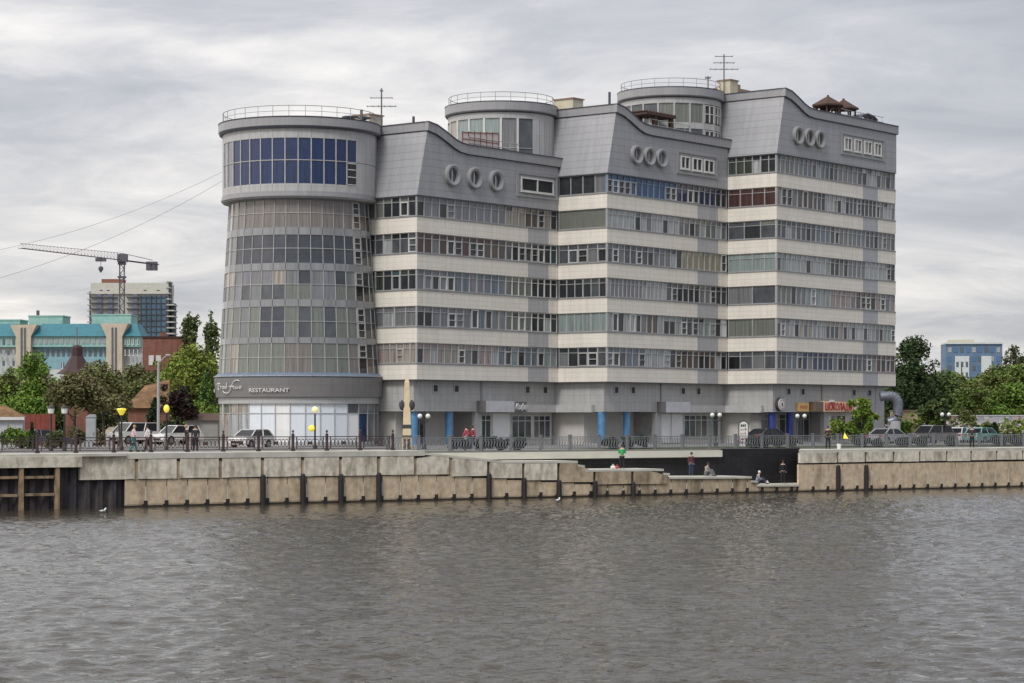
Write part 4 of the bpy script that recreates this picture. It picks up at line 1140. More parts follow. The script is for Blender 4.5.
def rail_post(kind):
    m = MB(); mt = 'rail_brown' if kind == 'brown' else 'rail_grey'
    if kind == 'brown':
        m.box(-.075, .075, -.075, .075, 0, 1.12, mt); m.lathe(0, 0, [(.11, 1.12), (.11, 1.16), (.04, 1.18), (.04, 1.26), (.1, 1.34), (.04, 1.42), (.01, 1.46)], mt, 8)
        m.box(-.12, .12, -.12, .12, 0, .12, mt)
    else:
        m.box(-.09, .09, -.09, .09, 0, 1.08, mt); m.box(-.13, .13, -.12, .12, 1.08, 1.14, mt)
    o = m.build('post'); me = o.data; bpy.data.objects.remove(o); return me
def railing(kind, s0, s1, t, z, lab):
    r = thing('railing', lab, 'railing', (*qw(s0, t), z), QANG)
    W = 2.6; pm, qm = rail_panel(kind, W-(.16 if kind == 'brown' else .26)), rail_post(kind)
    n = int((s1-s0)/W)
    for i in range(n+1):
        o = bpy.data.objects.new('post', qm); COL.objects.link(o); o.parent = r; o.location = (i*W, 0, 0)
        if i < n:
            o = bpy.data.objects.new('panel', pm); COL.objects.link(o); o.parent = r; o.location = (i*W+(.08 if kind == 'brown' else .13), 0, 0)
sj = spx(387, 3.1)
nb = 17
railing('brown', sj-nb*2.6, sj+.01, 2.3, 3.46, 'dark brown ornamental railing with ovals and ball finials along the left promenade')
railing('grey', sj+.35, spx(1060, 3.6), 3.75, GZ-.02, 'grey looped metal railing running past the shops to the right edge')

# ------------------------------------------------------------ street furniture
mat('black_iron', (.018, .018, .02), .45); mat('globe_white', (.72, .72, .68), .3, var=.03); mat('globe_yellow', (.78, .62, .08), .4, var=.15, scale=6); mat('globe_cream', (.82, .74, .38), .35, var=.05)
def emit(mn, col, st):
    b = MATS[mn].node_tree.nodes['Principled BSDF']; b.inputs['Emission Color'].default_value = (*col, 1); b.inputs['Emission Strength'].default_value = st
emit('globe_yellow', (1, .8, .06), .35); emit('globe_cream', (1, .9, .4), .3)
def lamp_post(px, D, top_y, lab, kind, grp=None):
    x, y = at(px, D); h = (HY-top_y)*D/F+CZ-GZ
    t = thing('street_lamp', lab, 'street lamp', (x, y, GZ), 0, grp)
    m = MB(); m.lathe(0, 0, [(.16, 0), (.16, .3), (.09, .4), (.07, .9), (.06, h-.35)], 'black_iron', 10); m.build('pole', t, smooth=True)
    if kind == 'double':
        m = MB(); m.tube([(-.3, 0, h-.25), (-.3, 0, h-.45), (0, 0, h-.55), (.3, 0, h-.45), (.3, 0, h-.25)], .03, 'black_iron', 6); m.tube([(0, 0, h-.4), (0, 0, h+.35)], .04, 'black_iron', 6); m.build('bracket', t)
        for s in (-1, 1):
            m = MB(); m.sphere((s*.3, 0, h-.05), .19, 'globe_white'); m.build('globe', t, smooth=True)
    elif kind == 'lantern':
        m = MB(); m.lathe(0, 0, [(.08, h-.36), (.2, h-.3), (.24, h+.05), (.05, h+.1)], 'globe_white', 8); m.build('lantern', t)
        m = MB(); m.lathe(0, 0, [(.28, h+.05), (.22, h+.15), (.05, h+.28), (.02, h+.4)], 'black_iron', 8); m.build('cap', t)
    elif kind == 'bowl':
        m = MB(); m.lathe(0, 0, [(.12, h-.4), (.24, h-.2), (.35, h+.0), (.32, h+.07), (.05, h+.09)], 'globe_yellow', 14); m.build('bowl', t, smooth=True)
    elif kind == 'round':
        m = MB(); m.sphere((0, 0, h-.05), .27, 'globe_yellow', 12, 8, (.8, .8, 1.1)); m.build('globe', t, smooth=True)
    elif kind == 'twin_high':
        m = MB(); m.sphere((0, 0, h-.05), .24, 'globe_cream', 12, 8); m.build('globe', t, smooth=True)
        m = MB(); m.tube([(0, 0, h-1.55), (-.24, 0, h-1.6), (-.24, 0, h-1.5)], .03, 'black_iron', 6); m.sphere((-.24, 0, h-1.48+.05), .25, 'globe_yellow', 12, 8); m.build('lower_globe', t, smooth=True)
lamp_post(51, 160, 409, 'black lamp post with pale lantern, the left one of the pair by the brown tree', 'lantern')
lamp_post(64.5, 160, 409, 'black lamp post with pale lantern, the right one of the pair by the brown tree', 'lantern')
lamp_post(121.5, 165, 409.5, 'lamp post with yellow bowl shaped shade next to the white van', 'bowl')
lamp_post(166.5, 168, 408, 'lamp post with round yellow globe above the white off-roader', 'round')
lamp_post(315, 170, 409, 'lamp post with cream globe and lower yellow globe before the restaurant glass', 'twin_high')
lamp_post(716, 186, 414.5, 'black lamp post with two white globes in front of the glass storefront', 'double')
lamp_post(801, 193, 415.5, 'black lamp post with two white globes below the amber sign', 'double')
lamp_post(424, 172, 415.5, 'black lamp post with two white globes between the light blue columns', 'double')
lamp_post(945.5, 205, 414, 'black lamp post with two white globes by the right hand parked cars', 'double')

def utility_pole():
    D = 205; x, y = at(158.5, D); h = (HY-362)*D/F+CZ-GZ
    t = thing('utility_pole', 'slim grey concrete street light pole with one angled arm among the left trees', 'pole', (x, y, GZ))
    m = MB(); g = mat('pole_grey', (.36, .36, .35), .8); m.lathe(0, 0, [(.16, 0), (.11, h)], g, 8); m.build('pole', t, smooth=True)
    m = MB(); m.tube([(0, 0, h-.1), (.5, 0, h+.4), (.7, 0, h+.55)], .05, g, 6); m.sphere((.85, 0, h+.6), .14, g, 8, 5, (2, 1, .7)); m.build('arm', t)
utility_pole()

def obelisk():
    D = 163; x, y = at(407, D); sc = F/D; h = (HY-377.5)/sc+CZ-GZ
    t = thing('monument_pillar', 'tapering cream stone pillar with dark bands and two lanterns at the railing joint', 'monument', (x, y, GZ))
    st = mat('cream_stone', (.62, .50, .33), .7, var=.12, scale=3)
    def fr(z0, z1, w0, w1, m, mt): 
        m.v += [(-w0, -w0, z0), (w0, -w0, z0), (w0, w0, z0), (-w0, w0, z0), (-w1, -w1, z1), (w1, -w1, z1), (w1, w1, z1), (-w1, w1, z1)]
        i = len(m.v)-8; k = m.mi(mt)
        for f in ((3, 2, 1, 0), (4, 5, 6, 7), (0, 1, 5, 4), (1, 2, 6, 5), (2, 3, 7, 6), (3, 0, 4, 7)): m.f.append(tuple(i+q for q in f)); m.m.append(k)
    m = MB(); fr(.95, h-.35, .31, .17, m, st); fr(h-.35, h, .17, .08, m, st); m.build('shaft', t)
    m = MB(); fr(0, .12, .40, .40, m, st); fr(.12, .88, .33, .33, m, 'core_dark'); fr(.88, .95, .38, .38, m, st)
    for sx in (-1, 0, 1): m.box(sx*.3-.06, sx*.3+.06, -.37, -.34, .12, .88, st)
    m.build('base', t)
    m = MB(); fr(1.02, 1.12, .335, .335, m, 'core_dark'); fr(1.62, 1.88, .31, .31, m, 'core_dark'); m.build('band', t)
    for s in (-1, 1):
        m = MB(); m.lathe(s*.34, -.1, [(.05, 2.9), (.16, 3.0), (.23, 3.2), (.21, 3.45), (.1, 3.55), (.02, 3.65)], 'core_dark', 8); m.tube([(s*.34, -.1, 2.95), (s*.2, 0, 2.8)], .03, 'core_dark', 5); m.build('lantern', t)
        m = MB(); m.tube([(s*.1, -.1, 2.75), (s*.45, -.1, 2.78)], .035, 'core_dark', 5); m.build('bracket', t)
obelisk()

def advert():
    D = 188; x, y = at(743.5, D)
    t = thing('advert_stand', 'white round topped advertising stand with red print by the railing', 'sign', (x, y, GZ), .2)
    m = MB(); pts = [(-.36, 0), (.36, 0), (.36, 1.7)]+[(.36*math.cos(a), 1.7+.36*math.sin(a)) for a in np.linspace(.2, math.pi-.2, 9)]+[(-.36, 1.7)]
    m.prism(pts, -.06, .06, 'letter_white', axis='y'); m.build('board', t)
    m = MB(); rr = random.Random(2)
    for z in (.25, .55, 1.0, 1.35, 1.65): 
        for q in range(3):
            xx = -.26+q*.17; m.box(xx, xx+rr.uniform(.06, .14), -.075, -.062, z, z+rr.uniform(.07, .2), mat('print_red', (.35, .12, .12), .6) if rr.random() < .6 else 'black_iron')
    m.build('print', t)
    m = MB(); m.tube([(-.40, 0, 0), (-.40, 0, 1.75)]+[(.40*math.cos(a), 0, 1.72+.40*math.sin(a)) for a in np.linspace(math.pi, 0, 9)]+[(.40, 0, 0)], .04, 'black_iron', 6); m.build('frame', t)
advert()

# cables in the sky
def cable(a, b, lab):
    pa = Vector(a); pb = Vector(b); o0 = pa
    m = MB(); pts = []
    for i in range(25):
        f = i/24; p = pa.lerp(pb, f)-pa; p.z -= 3.0*4*f*(1-f)*.35; pts.append(p)
    m.tube(pts, .014, mat('cable_black', (.16, .16, .165), .6), 4)
    o = m.build('cable'); o.location = pa; tag(o, lab, 'cable')
def pt(px, py, D): return ((px-512)/F*D, D, CZ+(HY-py)*D/F)
cable(pt(222, 181, 192), pt(-60, 293, 168), 'lower black overhead cable running from the tower down to the left edge')
cable(pt(224, 171, 194), pt(-60, 260, 176), 'upper thin overhead cable from behind the tower to the left edge')

# ------------------------------------------------------------ cars
mat('tyre', (.015, .015, .016), .8); mat('rim', (.35, .35, .36), .35, metal=.6); mat('car_glass', (.012, .014, .017), .15, coat=0, spec=.35, var=.05)
mat('lamp_clear', (.6, .6, .58), .2); mat('lamp_red', (.35, .02, .02), .3)
def car(loc, rz, kind, paint, lab):
    """profile facing +x"""
    P = {'suv': dict(L=4.5, W=1.85, H=1.72, roof=(-2.0, -1.75, .55, 1.25), belt=1.02, hood=1.02, wr=.36),
         'van': dict(L=4.9, W=1.9, H=1.95, roof=(-2.35, -2.25, .9, 1.75), belt=1.12, hood=1.08, wr=.35),
         'sedan': dict(L=4.5, W=1.78, H=1.45, roof=(-1.75, -.95, .35, 1.15), belt=.92, hood=.88, wr=.32),
         'hatch': dict(L=4.0, W=1.72, H=1.48, roof=(-1.9, -1.45, .35, 1.1), belt=.93, hood=.9, wr=.31)}[kind]
    t = thing('parked_car', lab, 'car', loc, rz)
    Ln, W, H = P['L']/2, P['W']/2, P['H']; wb = Ln*.6; wr = P['wr']
    m = MB()
    def arch(cx): return [(cx+(wr+.07)*math.cos(a), max(.28, .02+wr+(wr+.07)*math.sin(a))) for a in np.linspace(math.pi, 0, 7)]
    out_ = [(-Ln, .35), (-Ln+.05, .28)]+arch(-wb)+arch(wb)+[(Ln-.06, .28), (Ln, .4), (Ln-.02, .68), (Ln-.16, P['hood']-.08), (P['roof'][3], P['belt']+.02), (P['roof'][0], P['belt']+.04), (-Ln+.04, P['belt']-.04), (-Ln-.02, .6)]
    n = len(out_); k = m.mi(paint); i = len(m.v)
    for yy, sq in ((-W, 0), (W, 0)):
        for a, b in out_: m.v.append((a, yy*(1 if b < .8 else .97), b))
    m.f.append(tuple(range(i, i+n))); m.m.append(k); m.f.append(tuple(range(i+n, i+2*n))[::-1]); m.m.append(k)
    for j in range(n): m.f.append((i+j, i+(j+1) % n, i+n+(j+1) % n, i+n+j)); m.m.append(k)
    # roof slab
    r0, r1, r2, r3 = P['roof']; z1 = H-.07
    m.prism([(r1-.03, z1), (r2+.03, z1), (r2-.2, H), (r1+.2, H)], -W*.78, W*.78, paint, axis='y')
    # pillars
    for s in (-1, 1):
        for (xa, xb) in ((r0, r1), (r3, r2), ((r0+r3)/2-.1, (r1+r2)/2-.1)):
            m.tube([(xa, s*W*.95, P['belt']+.02), (xb, s*W*.77, z1+.02)], .05, paint, 5)
    m.build('body', t, smooth=False)
    m = MB(); i = len(m.v)
    bl = P['belt']+.02
    m.v += [(r0+.03, -W*.93, bl), (r3-.03, -W*.93, bl), (r3-.03, W*.93, bl), (r0+.03, W*.93, bl), (r1, -W*.75, z1), (r2, -W*.75, z1), (r2, W*.75, z1), (r1, W*.75, z1)]
    k = m.mi('car_glass')
    for f in ((4, 5, 6, 7), (0, 1, 5, 4), (1, 2, 6, 5), (2, 3, 7, 6), (3, 0, 4, 7)): m.f.append(tuple(i+q for q in f)); m.m.append(k)
    m.build('window', t)
    for cx in (-wb, wb):
        for s in (-1, 1):
            m = MB(); m.prism([(cx+wr*math.cos(a), wr+wr*math.sin(a)) for a in np.linspace(0, 2*math.pi, 19)[:-1]], s*W-.12*(1 if s > 0 else -1)-.1, s*W-.12*(1 if s > 0 else -1)+.1, 'tyre', axis='y'); wo = m.build('wheel', t)
            m = MB(); yy = s*W+(-.02 if s > 0 else .02); m.prism([(cx+wr*.6*math.cos(a), wr+wr*.6*math.sin(a)) for a in np.linspace(0, 2*math.pi, 13)[:-1]], yy-.015, yy+.015, 'rim', axis='y'); m.build('rim', wo)
    for s in (-1, 1):
        m = MB(); m.box(Ln-.12, Ln+.015, s*W*.62-.2, s*W*.62+.2, .62, .78, 'lamp_clear'); m.build('headlight', t)
        m = MB(); m.box(-Ln-.03, -Ln+.08, s*W*.78-.12, s*W*.78+.12, .7, .92, 'lamp_red'); m.build('tail_light', t)
    m = MB(); m.box(Ln-.05, Ln+.03, -.5, .5, .4, .58, 'tyre'); m.build('grille', t)
    return t
def paint(n, c): return mat('paint_'+n, c, .35, coat=1, var=.03)
pw = paint('white', (.72, .72, .71))
car((*at(134, 208), GZ), R(50+180), 'van', pw, 'white van parked left, next to the yellow bowl lamp')
car((*at(177, 203), GZ), R(47+180), 'suv', pw, 'white off-roader parked between the van and the round tower')
car((*at(251, 179), GZ), R(62+180), 'hatch', paint('pearl', (.60, .58, .56)), 'white hatchback with dark stickers parked before the restaurant window')
car((*at(42, 178), GZ), R(35), 'sedan', paint('graphite', (.05, .055, .07)), 'dark grey car half hidden behind shrubs at the far left')
car((*at(889, 200), GZ), R(45), 'sedan', paint('silver', (.30, .30, .33)), 'silver grey sedan parked just right of the duct')
car((*at(931, 205), GZ), R(38+180), 'suv', paint('brown_grey', (.12, .105, .10)), 'dark brownish grey car behind the right railing')
car((*at(983, 212), GZ), R(50), 'hatch', paint('mint', (.16, .42, .36)), 'turquoise small car near the right edge')
car((*at(963, 214), GZ), R(52), 'hatch', pw, 'white car partly hidden left of the turquoise one')
car((*at(768, 199), GZ), R(42), 'sedan', paint('black', (.012, .012, .014)), 'black sedan parked in front of the deep blue columns')
# a small stack of stickers on the hatchback is part of its paint: skip
# ------------------------------------------------------------ people
mat('skin', (.50, .32, .24), .6, var=.03); mat('hair_dark', (.03, .02, .016), .7); mat('hair_fair', (.38, .27, .14), .7); mat('hair_white', (.7, .68, .66), .7); mat('shoe', (.02, .02, .02), .6)
def cloth(n, c): return mat('cloth_'+n, c, .85, var=.15, scale=6)
def skin_mesh(name, chains, parent, mt, sub=1):
    verts = []; edges = []; rad = []; idx = {}
    for ch in chains:
        last = None
        for (p, r) in ch:
            key = tuple(round(q, 3) for q in p)
            if key not in idx: idx[key] = len(verts); verts.append(p); rad.append(r)
            if last is not None and last != idx[key]: edges.append((last, idx[key]))
            last = idx[key]
    me = bpy.data.meshes.new(name); me.from_pydata(verts, edges, [])
    o = bpy.data.objects.new(name, me); COL.objects.link(o)
    md = o.modifiers.new('s', 'SKIN'); sv = me.skin_vertices[0].data
    for i, r in enumerate(rad): sv[i].radius = (r, r) if not isinstance(r, tuple) else r
    sv[0].use_root = True
    ms = o.modifiers.new('u', 'SUBSURF'); ms.levels = sub; ms.render_levels = sub
    dg = bpy.context.evaluated_depsgraph_get(); nm = bpy.data.meshes.new_from_object(o.evaluated_get(dg))
    bpy.data.objects.remove(o); bpy.data.meshes.remove(me)
    nm.name = name; nm.materials.clear(); nm.materials.append(MATS[mt] if isinstance(mt, str) else mt)
    for p in nm.polygons: p.use_smooth = True
    ob = bpy.data.objects.new(name, nm); COL.objects.link(ob); ob.parent = parent; return ob
def person(loc, rz, pose, top, bottom, hair, lab, scale=1.0, long_hair=False):
    t = thing('person', lab, 'person', loc, rz); t.scale = (scale,)*3
    # faces +x ; standing, walking, sitting on the ground, arms forward
    hip = .92 if pose != 'sit' else .16
    lean = 0.0
    pel = (0, 0, hip); wst = (0.02, 0, hip+.2); chs = (0.03 if pose != 'sit' else .10, 0, hip+.42); nek = (.05 if pose != 'sit' else .16, 0, hip+.60); hd0 = (nek[0]+.02, 0, hip+.66); hd = (nek[0]+.035, 0, hip+.74); hd1 = (nek[0]+.02, 0, hip+.83)
    legs = []
    for s in (-1, 1):
        if pose == 'sit': L_ = [pel, (.05, s*.10, hip), (.42, s*.16, hip+.34), (.70, s*.13, .07), (.84, s*.13, .04)]
        elif pose == 'walk': L_ = [pel, (0, s*.09, hip-.06), (.10*s+.05, s*.09, .50), (.26*s-.03, s*.09, .09), (.26*s+.13, s*.09, .04)]
        else: L_ = [pel, (0, s*.09, hip-.06), (.02, s*.11, .50), (-.02, s*.12, .08), (.14, s*.13, .04)]
        legs.append(L_)
    sh = (chs[0]-.01, chs[1], hip+.53)
    arms = []
    for s in (-1, 1):
        b = (sh[0], s*.18, sh[2]-.02)
        if pose in ('sit',): A = [b, (b[0]+.12, s*.22, b[2]-.27), (b[0]+.36, s*.14, b[2]-.30), (b[0]+.44, s*.11, b[2]-.29)]
        elif pose == 'fish': A = [b, (b[0]+.06, s*.25, b[2]-.27), (b[0]+.27, s*.13, b[2]-.24), (b[0]+.35, s*.08, b[2]-.20)]
        elif pose == 'walk': A = [b, (b[0]-.10*s, s*.23, b[2]-.28), (b[0]-.10*s+.10, s*.22, b[2]-.52), (b[0]-.10*s+.14, s*.21, b[2]-.60)]
        else: A = [b, (b[0]-.01, s*.235, b[2]-.28), (b[0]+.06, s*.23, b[2]-.53), (b[0]+.09, s*.22, b[2]-.61)]
        arms.append(A)
    def rr(P, R_): return list(zip(P, R_))
    spine = rr([pel, wst, chs, sh, nek, hd0, hd, hd1], [.12, .11, .13, .11, .05, .065, .092, .07])
    ch = [spine]
    for L_ in legs: ch.append(rr(L_, [.12, .085, .055, .038, .03]))
    for A in arms: ch.append([(sh, .11)]+rr(A, [.055, .04, .03, .028]))
    skin_mesh('body', ch, t, 'skin')
    ch = [rr([pel, wst, chs, sh], [.15, .145, .16, .13])]
    for A in arms: ch.append([(sh, .13)]+rr(A[:3], [.078, .06, .045]))
    skin_mesh('jacket', ch, t, top)
    ch = []
    for L_ in legs: ch.append(rr(L_[:4], [.145, .115, .082, .07]))
    skin_mesh('trousers', ch, t, bottom)
    for L_ in legs:
        m = MB(); m.sphere(((L_[3][0]+L_[4][0])/2+.01, L_[4][1], .05), .06, 'shoe', 8, 5, (2.3, .9, .85)); m.build('shoe', t, smooth=True)
    m = MB(); m.sphere((hd[0]-.018, 0, hd[2]+.025), .108, hair, 10, 7, (1, .92, 1.05))
    if long_hair: m.sphere((hd[0]-.07, 0, hd[2]-.10), .09, hair, 8, 6, (.6, .9, 1.6))
    m.build('hair', t, smooth=True)
    m = MB(); m.sphere((hd[0]+.095, 0, hd[2]-.005), .018, 'skin', 6, 4, (1, .8, 1.3)); m.build('nose', t, smooth=True)
    return t
J = cloth
ZL = 3.46
person((*at(133.5, 152), 3.46), R(20), 'walk', J('pink', (.62, .45, .50)), J('teal', (.05, .26, .28)), 'hair_fair', 'woman-like walker in pale pink top and teal trousers before the white van')
person((*at(148, 153), 3.46), R(200), 'walk', J('white', (.65, .62, .62)), J('black', (.015, .015, .017)), 'hair_dark', 'walker in pale top right of the one in pink')
person((*at(187, 155), 3.46), R(200), 'stand', J('black2', (.02, .02, .022)), 'cloth_black', 'hair_fair', 'fair haired figure in black at the brown railing, left of a couple')
person((*at(195.5, 155), 3.46), R(-90), 'stand', J('charcoal', (.03, .032, .035)), 'cloth_black', 'hair_dark', 'dark haired figure in charcoal coat beside the fair haired one')
person((*at(466.5, 176), GZ), R(200), 'walk', J('red', (.38, .07, .09)), J('jeans', (.30, .34, .42)), 'hair_dark', 'walker in red checked shirt and pale jeans passing the first canopy')
person((*at(473, 176), GZ), R(200), 'walk', J('crimson', (.30, .05, .07)), J('navy', (.04, .05, .09)), 'hair_dark', 'walker in crimson top and navy trousers behind the one in jeans')
def zat(px, lvl, t=1.2):
    s = spx(px, t); return (*qw(s, t), lvl)
tg = person(zat(622, 1.97), R(80), 'fish', J('green', (.03, .36, .10)), 'cloth_black', 'hair_dark', 'angler in bright green jacket standing with back to the river on the landing')
person(zat(691, 1.34, 2.4), R(-60), 'stand', J('wine', (.10, .03, .04)), J('blue', (.03, .05, .10)), 'hair_dark', 'standing figure in dark wine top and blue jeans at the dark landing wall')
person(zat(706, 1.34, .9), R(-40), 'sit', J('stone', (.32, .30, .26)), J('grey', (.12, .12, .13)), 'hair_dark', 'seated figure in pale stone top on the middle landing step')
person(zat(757, .64, 1.3), R(0), 'sit', J('lilac', (.25, .25, .30)), 'cloth_navy', 'hair_white', 'seated figure with white cap and navy trousers on the lowest step')
person(zat(783, .64, 1.8), R(-90), 'stand', J('inky', (.015, .015, .02)), 'cloth_black', 'hair_dark', 'standing figure all in black at the right end of the lowest step')
person(zat(828, 3.25, 2.2), R(-90), 'fish', J('maroonj', (.05, .018, .018)), 'cloth_black', 'hair_dark', 'angler in dark maroon jacket in front of the railing beside a white bucket', 1.03)
person(zat(972, 3.25, 2.2), R(-100), 'stand', J('brownj', (.05, .03, .03)), 'cloth_black', 'hair_dark', 'figure in dark brown clothes leaning by the railing near the right edge', 1.03)
def bucket():
    x, y, z = zat(839, 3.25, 1.6); t = thing('bucket', 'small white plastic bucket on the quay beside the angler', 'bucket', (x, y, z))
    m = MB(); m.lathe(0, 0, [(.14, 0), (.19, .42), (.17, .42), (.13, .05)], 'letter_white', 14); m.build('tub', t, smooth=True)
    m = MB(); m.tube([(-.18, 0, .4), (-.12, 0, .58), (.12, 0, .58), (.18, 0, .4)], .012, 'antenna_metal', 5); m.build('handle', t)
bucket()
def bag(px, lvl, tq, lab, col, sc):
    sc *= .62
    x, y, z = zat(px, lvl, tq); t = thing('bag', lab, 'bag', (x, y, z)); mb = mat('bag_'+lab[:5].strip(), col, .7)
    m = MB(); m.sphere((0, 0, .2*sc), .24*sc, mb, 10, 7, (1.3, .8, .85)); m.build('pouch', t, smooth=True)
    m = MB(); m.tube([(-.15*sc, 0, .36*sc), (-.06*sc, 0, .55*sc), (.06*sc, 0, .55*sc), (.15*sc, 0, .36*sc)], .02, mb, 5); m.build('strap', t)
bag(613, 1.97, 1.0, 'white bag lying left of the green jacketed angler', (.7, .68, .66), 1.0)
bag(617, 1.97, 1.3, 'red bag lying between the white bag and the angler', (.45, .06, .06), .9)
bag(711, 1.34, .7, 'pale bag beside the seated figure on the middle step', (.6, .6, .58), .9)
bag(767, .64, .9, 'small white bag right of the seated figure on the lowest step', (.7, .7, .7), .8)
def yellow_flag():
    x, y, z = zat(845, 3.25, 3.0); t = thing('pennant', 'yellow triangular cloth hung on a short stick at the grey railing', 'flag', (x, y, z))
    m = MB(); m.tube([(0, 0, 0), (0, 0, 1.5)], .03, 'antenna_metal', 6); m.build('stick', t)
    m = MB(); m.prism([(-.04, 1.3), (.26, .80), (-.14, .82)], -.03, .03, 'globe_yellow', axis='y'); m.build('cloth', t)
yellow_flag()
def rod(px, lvl, tq, lab):
    x, y, z = zat(px, lvl, tq); m = MB(); m.tube([(0, 0, .95), (.35, -1.4, 1.5), (.7, -2.6, 1.8)], .02, 'antenna_metal', 5, r2=.006)
    o = m.build('fishing_rod'); o.location = (x, y, z); tag(o, lab, 'fishing rod')
rod(828, 3.25, 1.9, 'thin dark fishing rod held over the river by the maroon angler')
def gull(px, py, lab):
    D = CZ*F/(py-HY); x, y = at(px, D); t = thing('gull', lab, 'bird', (x, y, .02), 1.2)
    m = MB(); m.sphere((0, 0, .08), .12, 'letter_white', 10, 6, (2.1, .9, .8)); m.tube([(.15, 0, .1), (.26, 0, .22), (.32, 0, .25)], .05, 'letter_white', 6, r2=.05)
    m.tube([(.34, 0, .25), (.42, 0, .23)], .015, 'globe_yellow', 5); m.tube([(-.2, 0, .1), (-.42, 0, .13)], .05, 'letter_white', 5, r2=.02); m.build('body', t, smooth=True)
    for s in (-1, 1):
        m = MB(); m.sphere((-.05, s*.09, .11), .1, 'frame_grey', 8, 5, (2.2, .35, .6)); m.build('wing', t, smooth=True)
gull(103, 513, 'white gull floating near the timber posts on the left'); gull(558, 502, 'white gull floating below the middle of the wall')

# ------------------------------------------------------------ hedges, shrubs and trees
def leaf_mat(n, c):
    m = mat('leaf_'+n, c, .75, var=.3, scale=.9, spec=.2); return m
for n, c in (('bright', (.15, .235, .035)), ('bright2', (0.102, 0.198, 0.034)), ('yellowgreen', (.21, .25, .045)), ('mid', (0.13, 0.163, 0.046)), ('dark', (0.043, 0.075, 0.029)), ('dark2', (0.068, 0.105, 0.038)),
             ('olive', (0.149, 0.155, 0.06)), ('olive2', (0.126, 0.12, 0.058)), ('brown', (.145, .115, .062)), ('maroon', (.03, .014, .014)), ('blossom', (.50, .42, .42)), ('fir', (0.016, 0.034, 0.018))): leaf_mat(n, c)
mat('bark', (.07, .055, .042), .9, var=.3, scale=4, bump=.4)
def leaves(m, rg, c, r, n, size, mats_):
    """leaf-sized faces through an ellipsoid, denser to the outside"""
    ms = [MATS['leaf_'+q] for q in mats_]
    for _ in range(n):
        v = Vector((rg.gauss(0, 1), rg.gauss(0, 1), rg.gauss(0, 1))); v.normalize(); k = rg.random()**.45
        k *= 1+.25*rg.random()**3; p = Vector((c[0]+v.x*r[0]*k, c[1]+v.y*r[1]*k, c[2]+v.z*r[2]*k))
        a = Vector((rg.gauss(0, 1), rg.gauss(0, 1), rg.gauss(0, .6))).normalized(); b = a.cross(Vector((rg.gauss(0, 1), rg.gauss(0, 1), rg.gauss(0, 1)))).normalized()
        s = size*rg.uniform(.6, 1.3)
        m.face([p-a*s, p-b*s*.6, p+a*s, p+b*s*.6], rg.choice(ms))
def fast_build(m, name, parent):
    me = bpy.data.meshes.new(name); me.from_pydata(m.v, [], m.f); me.polygons.foreach_set('material_index', m.m)
    for q in m.mats: me.materials.append(q)
    o = bpy.data.objects.new(name, me); COL.objects.link(o); o.parent = parent; return o
TN = [0]
